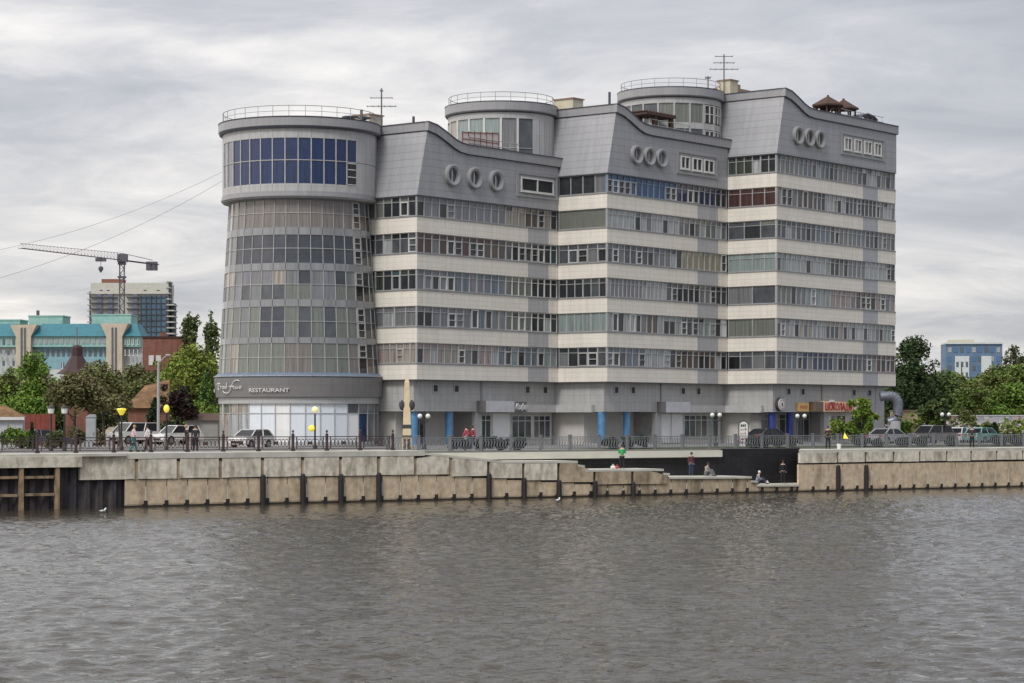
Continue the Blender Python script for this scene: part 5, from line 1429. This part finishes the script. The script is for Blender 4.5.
def tree(px, top_y, wpx, D, mats_, lab, kind='round', dens=1.0, base_frac=.28, name='tree', grp=None, basez=GZ):
    TN[0] += 1; rg = random.Random(TN[0]*17)
    x, y = at(px, D); H = CZ+(HY-top_y)*D/F-basez; r = wpx/2*D/F
    t = thing(name, lab, 'tree' if name != 'shrub' else 'shrub', (x, y, basez), 0, grp)
    m = MB(); lean = rg.uniform(-.3, .3); zb = H*base_frac
    tr = max(.06, H*.022)
    if name != 'shrub':
        m.tube([(0, 0, 0), (lean*.3, 0, zb), (lean, rg.uniform(-.3, .3), H*.62), (lean*1.2, 0, H*.92)], tr, 'bark', 7, r2=tr*.25)
    nl = 5 if name != 'shrub' else 4
    nl = 12 if kind == 'sparse' else nl+3
    tips = []
    for q in range(nl):
        a = rg.uniform(0, 6.28); z0 = rg.uniform(zb*.9, H*.6); rr = r*rg.uniform(.5, .9); z1 = min(H*.96, z0+H*rg.uniform(.15, .35))
        mid = (rr*.5*math.cos(a)+lean*.5, rr*.5*math.sin(a), (z0+z1)/2-.1); tip = (rr*math.cos(a)+lean, rr*math.sin(a), z1)
        m.tube([(lean*z0/H, 0, z0), mid, tip], tr*.42, 'bark', 5, r2=tr*.08); tips.append(tip)
    m.build('trunk' if name != 'shrub' else 'stems', t)
    m = MB(); ch = (H-zb)/2; cz = zb+ch
    sz = max(.10, D*.00078)
    if kind == 'round':
        nlobe = 20 if r > 2 else 12
        for q in range(nlobe):
            v = Vector((rg.gauss(0, 1), rg.gauss(0, 1), rg.gauss(0, 1))).normalized(); k = rg.uniform(.35, .72)
            if q < 4: k = .2
            taper = 1-.35*max(0, v.z)
            c = (v.x*r*k*taper+lean, v.y*r*k*taper, cz+v.z*ch*k)
            lr = r*rg.uniform(.30, .52); leaves(m, rg, c, (lr, lr, min(lr*.9, ch*.5)), int(dens*300*min(3.2, max(.35, (lr/1.0)**1.7))), sz, [mats_[q % len(mats_)], mats_[(q*7+1) % len(mats_)], mats_[0]])
        for tip in tips: leaves(m, rg, tip, (r*.2, r*.2, r*.2), int(50*dens), sz, mats_)
    elif kind == 'column':
        for q in range(12):
            f = q/11; w_ = r*(math.sin(math.pi*min(1, .18+f*.8))**.7); leaves(m, rg, (rg.uniform(-.1, .1), 0, zb+(H-zb)*f*.95+.1), (w_, w_, (H-zb)/11), int(260*dens), sz*.85, mats_)
    elif kind == 'cone':
        for q in range(12):
            f = q/11; w_ = r*(1-f*.93); leaves(m, rg, (0, 0, zb+(H-zb)*f), (w_, w_, (H-zb)/12), int(200*dens*(1.1-f*.6)), sz*.85, mats_)
    elif kind == 'sparse':
        for tip in tips:
            for q in range(3): leaves(m, rg, (tip[0]*rg.uniform(.4, 1.1), tip[1]*rg.uniform(.4, 1.1), tip[2]+rg.uniform(-.12, .1)*H), (r*.26, r*.26, H*.055), int(26*dens), sz, mats_)
        leaves(m, rg, (lean, 0, H*.9), (r*.3, r*.3, H*.08), int(50*dens), sz, mats_)
    fast_build(m, 'crown' if name != 'shrub' else 'foliage', t)
    return t
BG = ['bright', 'bright2', 'mid']; DK = ['dark', 'dark2', 'dark']; OL = ['olive', 'olive2', 'brown']; YG = ['yellowgreen', 'bright', 'mid']
tree(6, 366, 44, 250, ['mid', 'olive', 'bright'], 'pale olive tree at the left edge below the turquoise roof')
tree(38, 351, 46, 236, BG, 'bright green tree rising left of the dark peaked roof')
tree(28, 392, 58, 205, ['bright', 'bright2', 'bright2'], 'low bright green tree above the red wall')
tree(74, 367, 64, 204, OL, 'brownish olive tree behind the two lantern lamps')
tree(104, 361, 62, 228, ['olive', 'olive2', 'mid'], 'olive tree between the peaked roof and the orange roof')
tree(120, 384, 36, 192, OL, 'thin brown olive tree behind the yellow bowl lamp', dens=.7)
tree(136, 364, 58, 270, ['olive', 'olive2', 'mid'], 'olive tree in front of the pale turquoise-roofed building end')
tree(191, 344, 76, 250, YG, 'large yellow green tree beside the round tower', base_frac=.2)
tree(172, 352, 44, 256, YG, 'yellow green tree left of the largest one', base_frac=.2)
tree(207, 372, 24, 222, ['dark2', 'bright2'], 'narrow dark green tree touching the tower base', kind='column', base_frac=.05)
tree(181, 378, 40, 212, ['maroon', 'maroon', 'dark'], 'dark maroon leaved tree above the white off-roader')
tree(154, 400, 16, 216, ['fir', 'dark'], 'dark cypress column under the utility pole', kind='column', base_frac=.02)
tree(198, 404, 46, 219, ['bright', 'bright2', 'mid'], 'bright green bush behind the couple in black', name='shrub', base_frac=.05)
tree(170, 415, 24, 214, DK, 'dark shrub below the maroon tree', name='shrub', base_frac=.02)
tree(191, 309, 24, 330, ['dark2', 'mid'], 'tall sparse tree above the yellow green crown, left of two', kind='sparse', base_frac=.5, dens=1.3)
tree(209, 314, 20, 330, ['dark2', 'mid'], 'tall sparse tree next to the tower wall, right of two', kind='sparse', base_frac=.5, dens=1.3)
tree(12, 424, 34, 172, ['bright', 'bright2', 'mid'], 'light green shrub behind the railing at the left edge', name='shrub', base_frac=.02)
tree(32, 424, 11, 165, DK, 'small dark conifer behind the left railing', kind='cone', base_frac=.02, name='shrub')
tree(53, 430, 22, 166, ['dark2', 'mid', 'olive2'], 'dark shrub under the two lantern lamps', name='shrub', base_frac=.02)
tree(78, 426, 30, 185, ['olive2', 'brown', 'dark2'], 'brownish shrub under the olive tree', name='shrub', base_frac=.02)
tree(98, 428, 22, 178, ['brown', 'olive2'], 'rusty brown shrub left of the yellow bowl lamp', name='shrub', base_frac=.02)
# right side
tree(914, 334, 62, 258, DK, 'tall dark green tree right behind the end of the building', base_frac=.12, dens=1.25)
tree(898, 352, 40, 262, DK, 'dark green tree half hidden by the end of the building', base_frac=.12, dens=1.2)
tree(941, 364, 52, 262, ['dark2', 'mid', 'dark2'], 'dark tree left below the blue building', base_frac=.12, dens=1.2)
tree(962, 357, 56, 280, ['mid', 'bright2', 'yellowgreen'], 'mid green tree in front of the blue building', base_frac=.15)
tree(996, 363, 68, 275, ['mid', 'olive', 'bright2'], 'broad olive green tree right below the blue building', base_frac=.15)
tree(1022, 358, 46, 270, ['mid', 'olive', 'bright2'], 'olive tree at the right edge of the frame', base_frac=.15)
tree(1016, 344, 34, 300, ['olive2', 'dark2'], 'sparse tall tree rising at the right edge', kind='sparse', base_frac=.4)
tree(975, 384, 60, 242, ['mid', 'bright2', 'olive2'], 'lower green tree above the painted wall', base_frac=.2)
tree(1010, 384, 62, 240, ['bright2', 'bright', 'mid'], 'fresh green tree above the right end of the painted wall', base_frac=.2)
tree(933, 396, 36, 226, ['dark', 'dark2', 'mid'], 'dark round tree behind the double globe lamp', base_frac=.25)
tree(966, 408, 22, 222, ['mid', 'olive2'], 'small tree with dark trunk by the white car', base_frac=.3)
tree(905, 410, 20, 228, ['bright2', 'bright'], 'light shrub in front of the cream shed, left one', name='shrub', base_frac=.02, dens=.5)
tree(919, 413, 16, 226, ['bright', 'olive'], 'light shrub in front of the cream shed, right one', name='shrub', base_frac=.02, dens=.5)
tree(978, 424, 10, 222, ['blossom', 'mid'], 'pale flowering shrub by the turquoise car', name='shrub', base_frac=.02)
tree(995, 424, 17, 214, ['fir', 'dark'], 'dark green conifer near the right end of the wall', kind='cone', name='shrub', base_frac=.02)
tree(1016, 421, 26, 212, ['bright', 'yellowgreen', 'blossom'], 'bright shrub at the right edge behind the railing', name='shrub', base_frac=.02)
tree(957, 418, 30, 216, ['blossom', 'olive', 'bright2'], 'pink white blossoming shrub beside the double globe lamp', name='shrub', base_frac=.05)
for px_, ty, w_, c_, l_ in ((930, 417, 22, ['bright2', 'olive', 'mid'], 'olive green shrub left of the blossoming one before the painted wall'), (944, 421, 18, ['blossom', 'brown', 'mid'], 'pale blossoming shrub directly behind the double globe lamp'), (968, 420, 18, ['bright', 'mid', 'blossom'], 'fresh shrub behind the white car before the painted wall'),
                            (987, 419, 22, ['mid', 'olive2', 'bright'], 'mid green shrub behind the turquoise car'), (1006, 418, 24, ['bright', 'bright2', 'blossom'], 'bright shrub between the conifer and the right edge'), (1024, 416, 22, ['bright', 'yellowgreen'], 'tall bright shrub cut by the right edge of the frame')):
    tree(px_, ty, w_, 226, c_, l_, name='shrub', base_frac=.03, dens=.55)
# young trees before the chocolate coloured sign
for px_, ty, w_, l_ in ((838, 418, 20, 'short young green tree at the left of the sapling row under the sign'), (848, 415, 20, 'low young green tree second in the sapling row'), (857, 396, 26, 'tallest young green tree, third in the sapling row'), (869, 400, 24, 'young green tree closest to the duct')):
    tree(px_, ty, w_, 203, ['bright', 'yellowgreen', 'bright2'], l_, kind='sparse' if ty < 410 else 'round', base_frac=.06, dens=1.5 if ty < 410 else .5)
for i, (px_, w_, hh) in enumerate(((452, 12, .85), (464, 14, .8), (478, 14, .9), (490, 14, 1.0), (503, 14, 1.0), (516, 14, .95), (604, 9, .95), (616, 13, 1.0), (628, 13, .9), (644, 15, 1.05), (752, 16, .95), (766, 14, .9), (780, 15, .95), (794, 14, .9), (906, 16, .8), (921, 12, .9), (950, 14, .8), (1000, 20, .8), (1016, 16, .8), (862, 18, .8), (878, 12, .7))):
    s_ = spx(px_, 4.6); x_, y_ = qw(s_, 4.6)
    ty = HY+(CZ-GZ-hh)*F/y_
    near = ['left of the canopy entrance', 'behind the walkers', 'below the first canopy', 'before the white panel', 'before the first green window', 'before the second green window', 'left of the blue columns', 'between the blue columns', 'by the second blue column', 'left of the white doors', 'right of the advert stand', 'before the black sedan', 'at the deep blue columns', 'below the amber sign', 'right of the silver sedan', 'before the dark brown car', 'near the double globe lamp', 'near the conifer', 'at the right edge', 'under the saplings', 'left of the silver sedan'][i]
    tree(px_, ty, w_, y_, ['fir', 'dark', 'fir'], 'dark clipped hedge plant behind the grey railing, '+near, name='shrub', base_frac=.0, grp='dark hedge plants behind the railing', dens=.8)

# ------------------------------------------------------------ background buildings
mat('teal_roof', (.03, .16, .20), .6, var=.15); mat('mint_wall', (.27, .46, .42), .8); mat('pale_wall', (.52, .56, .55), .8); mat('sand_wall', (.50, .43, .33), .8); mat('cyan_wall', (.22, .38, .43), .8)
mat('far_window', (.07, .09, .11), .3, coat=.6); mat('far_curtain', (.30, .32, .33), .5); mat('concrete_far', (.42, .42, .38), .9, var=.1); mat('far_dark', (.07, .075, .085), .7); mat('far_blue', (.05, .13, .26), .4, coat=.6); mat('far_bluewall', (.10, .165, .25), .6, var=.2, scale=.3)
mat('orange_roof', (.17, .095, .045), .9, var=.55, scale=1.6); mat('red_fence', (.20, .045, .03), .8, var=.3); mat('dark_roof', (.045, .018, .02), .7)
def win_grid(parent, x0, x1, z0, z1, nx, nz, y, mt, fr=None, wf=.55, hf=.55):
    for j in range(nz):
        for i in range(nx):
            cw, chh = (x1-x0)/nx, (z1-z0)/nz; cx, cz = x0+cw*(i+.5), z0+chh*(j+.5)
            m = MB()
            m.box(cx-cw*wf/2, cx+cw*wf/2, y-.08, y-.01, cz-chh*hf/2, cz+chh*hf/2, mt if isinstance(mt, str) else mt[(i*3+j*5) % len(mt)])
            if fr:
                m.box(cx-.06, cx+.06, y-.12, y-.081, cz-chh*hf/2, cz+chh*hf/2, fr); m.box(cx-cw*wf/2, cx+cw*wf/2, y-.16, y-.01, cz-chh*hf/2-.12, cz-chh*hf/2-.01, fr)
            m.build('window', parent)
def turquoise():
    D = 350; k = D/F
    X = lambda px: (px-512)*k; Z = lambda py: CZ+(HY-py)*k-GZ
    x, y = at(70, D); t = thing('office_building', 'long building with turquoise mansard roofs and sand coloured stair bays at the left', 'building', (x, y, GZ), R(-3))
    X0 = lambda px: (px-70)*k
    m = MB()
    m.box(X0(-60), X0(143), 0, 5, 0, Z(347), 'pale_wall'); m.box(X0(33), X0(110), -.05, 0, Z(369), Z(347), 'cyan_wall'); m.build('wall', t)
    for a, b, ta, tb in ((33, 110, 40, 103), (124, 142, 129, 136), (-60, 18, -58, 13)):
        m = MB(); zz0, zz1 = Z(336.5), Z(323.5); i = len(m.v)
        m.prism([(X0(a), -.9), (X0(b), -.9), (X0(b), 5), (X0(a), 5)], Z(347)+.0, zz0, 'mint_wall'); m.build('upper_wall', t)
        m = MB(); i = 0
        m.v = [(X0(a)-.2, -1.3, zz0), (X0(b)+.2, -1.3, zz0), (X0(b)+.2, 5, zz0), (X0(a)-.2, 5, zz0), (X0(ta), 1.0, zz1), (X0(tb), 1.0, zz1), (X0(tb), 4.5, zz1), (X0(ta), 4.5, zz1)]
        kk = m.mi('teal_roof')
        for f in ((3, 2, 1, 0), (4, 5, 6, 7), (0, 1, 5, 4), (1, 2, 6, 5), (2, 3, 7, 6), (3, 0, 4, 7)): m.f.append(f); m.m.append(kk)
        m.build('mansard_roof', t)
    for a, b, tt in ((18, 33, 325), (109, 125, 324)):
        m = MB(); m.prism([(X0(a), 0), (X0(b), 0), (X0(b), Z(337)), (X0(b)+.9, Z(tt)), (X0(a)-.9, Z(tt)), (X0(a), Z(337))], -1.6, 4, 'sand_wall', axis='y'); so_ = m.build('stair_bay', t)
        m = MB(); mid = (a+b)/2; m.box(X0(mid-2.6), X0(mid-.8), -1.7, -1.59, Z(380), Z(328), 'far_window'); m.box(X0(mid+.8), X0(mid+2.6), -1.7, -1.59, Z(380), Z(328), 'far_window'); m.build('glass_strip', so_)
    for a, b, tt in ((19, 54, 315), (84, 124, 314), (-40, 10, 319)):
        m = MB(); m.box(X0(a), X0(b), 5.2, 10, 0, Z(tt), 'mint_wall'); m.box(X0(a)-.1, X0(b)+.1, 5.1, 10.1, Z(tt), Z(tt)+.2, 'mint_wall'); m.box(X0(a)+1, X0(a)+1.4, 6, 6.4, Z(tt)+.2, Z(tt)+1, 'far_dark'); m.build('rear_wing', t)
    win_grid(t, X0(34), X0(109), Z(347)+.2, Z(336.5)-.1, 14, 1, -.9, ['far_curtain', 'far_window', 'far_curtain'], None, .62, .62)
    win_grid(t, X0(34), X0(109), Z(358.5), Z(347), 14, 1, -.05, ['far_window', 'far_curtain', 'far_window'], None, .5, .6)
    win_grid(t, X0(60), X0(109), Z(371), Z(359.5), 9, 1, -.05, ['far_window'], 'frame_white', .5, .5)
    win_grid(t, X0(125), X0(142), Z(358), Z(336), 4, 2, -.9, ['far_window'], 'frame_white', .5, .5)
    win_grid(t, X0(-8), X0(17), Z(369), Z(336.5), 5, 3, -.9, ['far_window', 'far_curtain'], None, .5, .5)
turquoise()
def highrise():
    D = 1100; k = D/F; x, y = at(130, D); X0 = lambda px: (px-130)*k; Z = lambda py: CZ+(HY-py)*k-GZ
    t = thing('highrise_building', 'unfinished grey highrise under construction with scaffold netting behind the crane', 'building', (x, y, GZ))
    m = MB(); m.box(X0(90.5), X0(168), 0, 18, 0, Z(292), 'concrete_far'); m.build('wall', t)
    m = MB(); m.box(X0(91), X0(168.5), -1, 18, Z(294), Z(283), mat('attic_pale', (.50, .49, .43), .9)); m.build('top_storey', t)
    m = MB(); m.box(X0(100), X0(121), 4, 14, Z(283), Z(278.5), mat('rust_far', (.20, .09, .06), .9)); m.build('roof_hut', t)
    for a, b in ((87.5, 90.5), (166.5, 170), (170, 174.5)):
        tp = {87.5: 291, 166.5: 282, 170: 303}[a]
        m = MB(); 
        zz = Z(340)
        while zz < Z(tp): m.box(X0(a), X0(b), -1.5, 10, zz, zz+.6, 'concrete_far'); zz += 2.75
        m.box(X0(a)+.5, X0(b)-.4, 2, 9, 0, Z(tp), 'far_dark'); m.build('balcony_stack', t)
    zz = Z(338)
    while zz < Z(296):
        m = MB(); m.box(X0(91), X0(118), -1.6, 0, zz, zz+.45, 'far_dark'); m.box(X0(141), X0(167.5), -1.2, 0, zz, zz+.35, 'far_dark'); m.box(X0(127), X0(140), -1.6, 0, zz, zz+.45, 'far_dark'); m.build('floor_edge', t)
        zz += 2.75
    for px_ in (97, 108, 133): 
        m = MB(); m.box(X0(px_), X0(px_+5), -1.0, 0, Z(338), Z(294), mat('far_slate', (.12, .13, .18), .5)); m.build('glazing_strip', t)
    m = MB(); m.box(X0(141), X0(167), -.8, 0, Z(345), Z(296), mat('netting', (.075, .13, .18), .8, var=.45, scale=.15)); m.build('scaffold_net', t)
    for px_ in (141, 146, 151, 156, 161, 166.5):
        m = MB(); m.box(X0(px_)-.15, X0(px_)+.15, -1.6, -1.25, Z(345), Z(294), 'far_dark'); m.build('scaffold_pole', t)
    for px_ in (100, 107, 144, 157):
        m = MB(); m.box(X0(px_), X0(px_+3), -1.06, -1.0, Z(291), Z(290), 'far_dark'); m.build('window', t)
highrise()
def crane():
    D = 1000; k = D/F; x, y = at(122, D); t = thing('tower_crane', 'tower crane with long lattice jib standing before the unfinished highrise', 'crane', (x, y, GZ))
    zj = CZ+(HY-262)*k-GZ
    cm = mat('crane_metal', (.10, .09, .11), .6); cl = mat('crane_pale', (.30, .27, .30), .6)
    m = MB(); w_ = 1.0
    for sx in (-w_, w_):
        for sy in (-w_, w_): m.tube([(sx, sy, 0), (sx, sy, zj+2)], .16, cm, 4)
    z = 0; q = 0
    while z < zj:
        s = 1 if q % 2 else -1
        for sy in (-w_, w_): m.tube([(-w_*s, sy, z), (w_*s, sy, z+2.4)], .13, cm, 4)
        for sx in (-w_, w_): m.tube([(sx, -w_*s, z), (sx, w_*s, z+2.4)], .13, cm, 4)
        m.tube([(-w_, -w_, z), (w_, -w_, z)], .13, cm, 4); z += 2.4; q += 1
    m.build('mast', t)
    m = MB(); m.box(-1.7, 1.7, -1.5, 1.5, zj-7, zj-6.2, cm); m.build('platform', t); m = MB(); m.box(-1.6, 1.6, -1.5, 1.5, zj-1.2, zj-.2, cm); m.build('slewing_ring', t)
    m = MB(); m.box(-1.8, 2.4, -2.2, 1.5, zj, zj+3.4, cm); m.build('cab', t)
    tip = Vector(((20-512)/F*929-x, 929-y, zj+.8)); root = Vector((0, 0, zj+.8)); n = 30
    m = MB(); dirn = (tip-root); side = dirn.cross(Vector((0, 0, 1))).normalized()*.9
    for o_ in (side, -side): m.tube([root+o_, tip+o_], .14, cm, 4)
    m.tube([root+Vector((0, 0, 3.0)), tip+Vector((0, 0, 1.9))], .13, cl, 4)
    for i in range(n):
        f0, f1 = i/n, (i+1)/n; h0 = 3.0-1.1*f0
        a = root+dirn*f0; b = root+dirn*f1; mid = (a+b)/2+Vector((0, 0, h0))
        m.tube([a+side, mid, b+side], .07, cl, 3); m.tube([a-side, mid, b-side], .07, cl, 3)
    m.build('jib', t)
    ct = Vector(((157-512)/F*1026-x, 1026-y, zj+.6)); m = MB()
    for o_ in (side, -side): m.tube([root+o_, ct+o_], .3, cm, 4)
    m.tube([root+Vector((0, 0, 3)), ct+Vector((-2, 0, 2))], .15, cm, 4); m.build('counter_jib', t)
    m = MB(); m.box(ct.x-4.5, ct.x+.2, ct.y-2.5, ct.y+1, ct.z-2.6, ct.z+1.2, cm); m.build('counterweight', t)
    h = root+dirn*.22; m = MB(); m.box(h.x-2.2, h.x+2.2, h.y-1, h.y+1, h.z-1.6, h.z-.2, cm); m.tube([h, h+Vector((0, 0, -5))], .12, cm, 4); m.lathe(h.x, h.y, [(.05, h.z-6.5), (1.0, h.z-5.2), (1.1, h.z-4.2), (.2, h.z-3.6)], cm, 8); m.build('hook_trolley', t)
crane()
def simple_things():
    # brick block
    D = 330; k = D/F; x, y = at(168, D); t = thing('brick_building', 'plain red brick building between the highrise and the yellow green tree', 'building', (x, y, GZ), R(8))
    m = MB(); z = CZ+(HY-338)*k-GZ; m.box(-25*k, 28*k, 0, 10, 0, z, 'brick_red'); m.build('wall', t)
    m = MB(); m.box(-25.5*k, 28.5*k, -.15, 10.1, z, z+.25, 'dark_roof'); m.box(-8*k, -2*k, 3, 5, z+.25, z+.9, 'brick_red'); m.build('roof', t)
    for px_ in (-19, -12): m = MB(); m.box(px_*k, (px_+5)*k, -.1, -.01, z-3.9, z-2.5, 'frame_white'); m.build('window', t)
    # dark peaked roof
    D = 245; k = D/F; x, y = at(77, D); t = thing('pavilion', 'dark maroon peaked tower roof with a squat cap in front of the turquoise building', 'building', (x, y, GZ), R(10))
    z0 = CZ+(HY-374)*k-GZ; z1 = CZ+(HY-356)*k-GZ; zt = CZ+(HY-347.5)*k-GZ
    m = MB(); m.box(-1.3, 1.3, -1.3, 1.3, 0, z0, 'brick_red'); m.build('wall', t)
    m = MB(); m.lathe(0, 0, [(2.2, z0), (1.45, z0+.55), (.62, z1), (.6, zt), (.42, zt+.22), (.02, zt+.3)], 'dark_roof', 8); m.build('roof', t)
    m = MB(); m.tube([(0, 0, zt), (0, 0, zt+2.2)], .05, 'antenna_metal', 5); m.build('spire', t)
    # orange roofed house
    D = 222; k = D/F; x, y = at(146, D); t = thing('brick_house', 'low brick house with big rusty orange roof behind the white van', 'house', (x, y, GZ), R(5))
    ze = CZ+(HY-408)*k-GZ; zr_ = CZ+(HY-379)*k-GZ
    m = MB(); m.box(-1.7, 1.9, 0, 6, 0, ze, 'brick_red'); m.build('wall', t)
    m = MB(); m.v = [(-2.0, -.4, ze), (2.2, -.4, ze), (2.2, 6.4, ze), (-2.0, 6.4, ze), (-.3, 2.8, zr_-.6), (2.1, 2.8, zr_)]; kk = m.mi('orange_roof')
    for f in ((0, 1, 5, 4), (1, 2, 5), (2, 3, 4, 5), (3, 0, 4), (3, 2, 1, 0)): m.f.append(f); m.m.append(kk)
    m.build('roof', t)
    m = MB(); m.box(.3, 1.0, -.06, -.005, .9, 2.0, 'far_window'); m.build('window', t)
    # kiosk with orange roof
    D = 190; k = D/F; x, y = at(6, D); t = thing('kiosk', 'small pale kiosk with orange roof at the left edge', 'kiosk', (x, y, GZ), R(8))
    ze = CZ+(HY-417)*k-GZ; m = MB(); m.box(-2.6, 1.35, 0, 3, 0, ze, mat('kiosk_wall', (.42, .42, .44), .7)); m.build('wall', t)
    m = MB(); m.v = [(-2.8, -.3, ze), (1.5, -.3, ze), (1.5, 3.3, ze), (-2.8, 3.3, ze), (-1.8, 1.4, ze+1.0), (-.1, 1.4, ze+.95)]; kk = m.mi('orange_roof')
    for f in ((0, 1, 5, 4), (1, 2, 5), (2, 3, 4, 5), (3, 0, 4), (3, 2, 1, 0)): m.f.append(f); m.m.append(kk)
    m.build('roof', t); m = MB(); m.box(-2.8, 1.52, -.34, -.28, ze-.25, ze, 'frame_white'); m.build('fascia', t)
    # red fence
    D = 196; k = D/F; x, y = at(35, D); m = MB()
    for q in range(7): m.box(-1.2+q*.42, -1.2+q*.42+.40, -.04, .04, 0, CZ+(HY-414)*k-GZ, 'red_fence')
    m.box(-1.2, 1.75, .04, .1, 1.0, 1.1, 'red_fence')
    o = m.build('fence'); o.location = (x, y, GZ); tag(o, 'red metal fence panel right of the small kiosk', 'fence')
    # electric box
    D = 166; x, y = at(91, D); t = thing('utility_box', 'pale grey utility cabinet behind the brown railing below the olive tree', 'cabinet', (x, y, GZ), .1)
    g = mat('box_grey', (.34, .36, .37), .6); m = MB(); m.box(-.35, .35, -.25, .25, 0, 2.4, g); m.prism([(-.4, 2.4), (.4, 2.4), (.3, 2.62), (-.1, 2.62)], -.3, .3, g, axis='y'); m.build('body', t)
    m = MB(); m.box(-.30, .30, -.28, -.252, .2, 2.2, g); m.box(.2, .24, -.30, -.281, 1.1, 1.3, 'black_iron'); m.build('door', t)
    # dark low shed roof behind couple
    D = 212; k = D/F; x, y = at(207, D); t = thing('shed', 'low grey roofed shed behind the bright bush near the tower', 'shed', (x, y, GZ))
    ze = CZ+(HY-420)*k-GZ; m = MB(); m.box(-2.0, 1.0, 0, 3, 0, ze, 'shade_wall'); m.build('wall', t)
    m = MB(); m.v = [(-2.2, -.3, ze), (1.2, -.3, ze-.05), (1.2, 3, ze), (-2.2, 3, ze), (-1.7, 1.4, ze+.75), (1.1, 1.4, ze+.55)]; kk = m.mi('brown_wood')
    for f in ((0, 1, 5, 4), (1, 2, 5), (2, 3, 4, 5), (3, 0, 4), (3, 2, 1, 0)): m.f.append(f); m.m.append(kk)
    m.build('roof', t)
    # right: cream shed
    D = 236; k = D/F; x, y = at(912, D); t = thing('shed', 'cream coloured shed with flat roof right of the ventilation duct', 'shed', (x, y, GZ))
    z = CZ+(HY-411.5)*k-GZ; m = MB(); m.box(-14*k, 11.5*k, 0, 5, 0, z, mat('cream_shed', (.60, .46, .27), .8)); m.build('wall', t)
    m = MB(); m.box(-14.5*k, 12*k, -.2, 5.1, z, z+.15, 'chimney_brown'); m.build('roof', t)
    m = MB(); m.box(-6*k, 6*k, -.05, -.005, .6, 1.4, 'chimney_brown'); m.build('door', t)
    # painted wall
    D = 232; k = D/F; x, y = at(985, D)
    mt = bpy.data.materials.new('mural'); tt, b = nodes_of(mt); MATS['mural'] = mt
    tcn = tt.nodes.new('ShaderNodeTexCoord'); vo = tt.nodes.new('ShaderNodeTexVoronoi'); vo.inputs['Scale'].default_value = 2.4; vo.inputs['Randomness'].default_value = 1
    tt.links.new(tcn.outputs['Object'], vo.inputs['Vector'])
    cr_ = tt.nodes.new('ShaderNodeValToRGB'); el_ = cr_.color_ramp.elements; el_[0].color = (.38, .37, .40, 1); el_[1].color = (.5, .44, .40, 1)
    for ps, c_ in ((.3, (.28, .29, .32, 1)), (.45, (.33, .16, .14, 1)), (.55, (.48, .47, .46, 1)), (.7, (.16, .22, .10, 1)), (.8, (.42, .35, .36, 1))): q = el_.new(ps); q.color = c_
    cr_.color_ramp.interpolation = 'CONSTANT'
    sp = tt.nodes.new('ShaderNodeSeparateColor'); tt.links.new(vo.outputs['Color'], sp.inputs[0]); tt.links.new(sp.outputs[0], cr_.inputs[0]); tt.links.new(cr_.outputs[0], b.inputs['Base Color'])
    z = CZ+(HY-416)*k-GZ; t = thing('painted_wall', 'long low wall covered with pale pink and grey paint behind the right hand cars', 'wall', (x, y, GZ), R(3))
    m = MB(); m.box(-60*k, 80*k, 0, .25, 0, z, mt); m.build('wall_face', t)
    m = MB(); m.box(-60.3*k, 80*k, -.05, .3, z, z+.1, 'fascia_grey'); m.build('coping', t)
    # blue building
    D = 760; k = D/F; x, y = at(974, D); t = thing('apartment_building', 'distant blue and white apartment block above the right hand trees', 'building', (x, y, GZ), R(-4))
    z = CZ+(HY-344)*k-GZ; X0 = lambda p: (p-974)*k
    m = MB(); m.box(X0(946), X0(1002), 0, 14, 0, z, 'far_bluewall'); m.build('wall', t)
    m = MB(); m.box(X0(945.5), X0(1002.5), -.6, 14, z, z+.5, 'pale_wall'); m.box(X0(951), X0(975), 2, 10, z+.5, z+1.5, mat('far_cream', (.5, .46, .36), .9)); m.build('roof', t)
    for a, b_ in ((955, 969), (981, 991)): m = MB(); m.box(X0(a), X0(b_), -.7, 0, 0, z-4, 'pale_wall'); m.build('bay', t)
    win_grid(t, X0(947), X0(1001), z-9.5, z-.4, 9, 3, -.05, ['far_window', 'far_blue', 'far_curtain', 'far_blue'], None, .6, .55)
    win_grid(t, X0(955), X0(969), z-12, z-5, 3, 2, -.7, ['far_window'], None, .5, .5)
simple_things()
# distant trees that close the horizon
for i, (px_, ty, w_) in enumerate(((-20, 380, 60), (15, 384, 60), (60, 386, 60), (100, 384, 60), (145, 380, 60), (180, 372, 60), (215, 376, 60), (905, 380, 70), (950, 378, 70), (990, 376, 70), (1030, 374, 70))):
    wh = ['below the left edge of the turquoise building', 'left of the stair bay', 'behind the peaked roof', 'behind the olive trees', 'behind the orange roof', 'behind the brick building corner', 'behind the tower base', 'behind the building end', 'below the blue building, left', 'below the blue building, right', 'at the far right edge'][i]
    tree(px_, ty, w_, 310, ['dark2', 'mid', 'olive2'], 'dark distant filler tree '+wh, base_frac=.03, dens=.8, grp='trees of the far wooded strip')
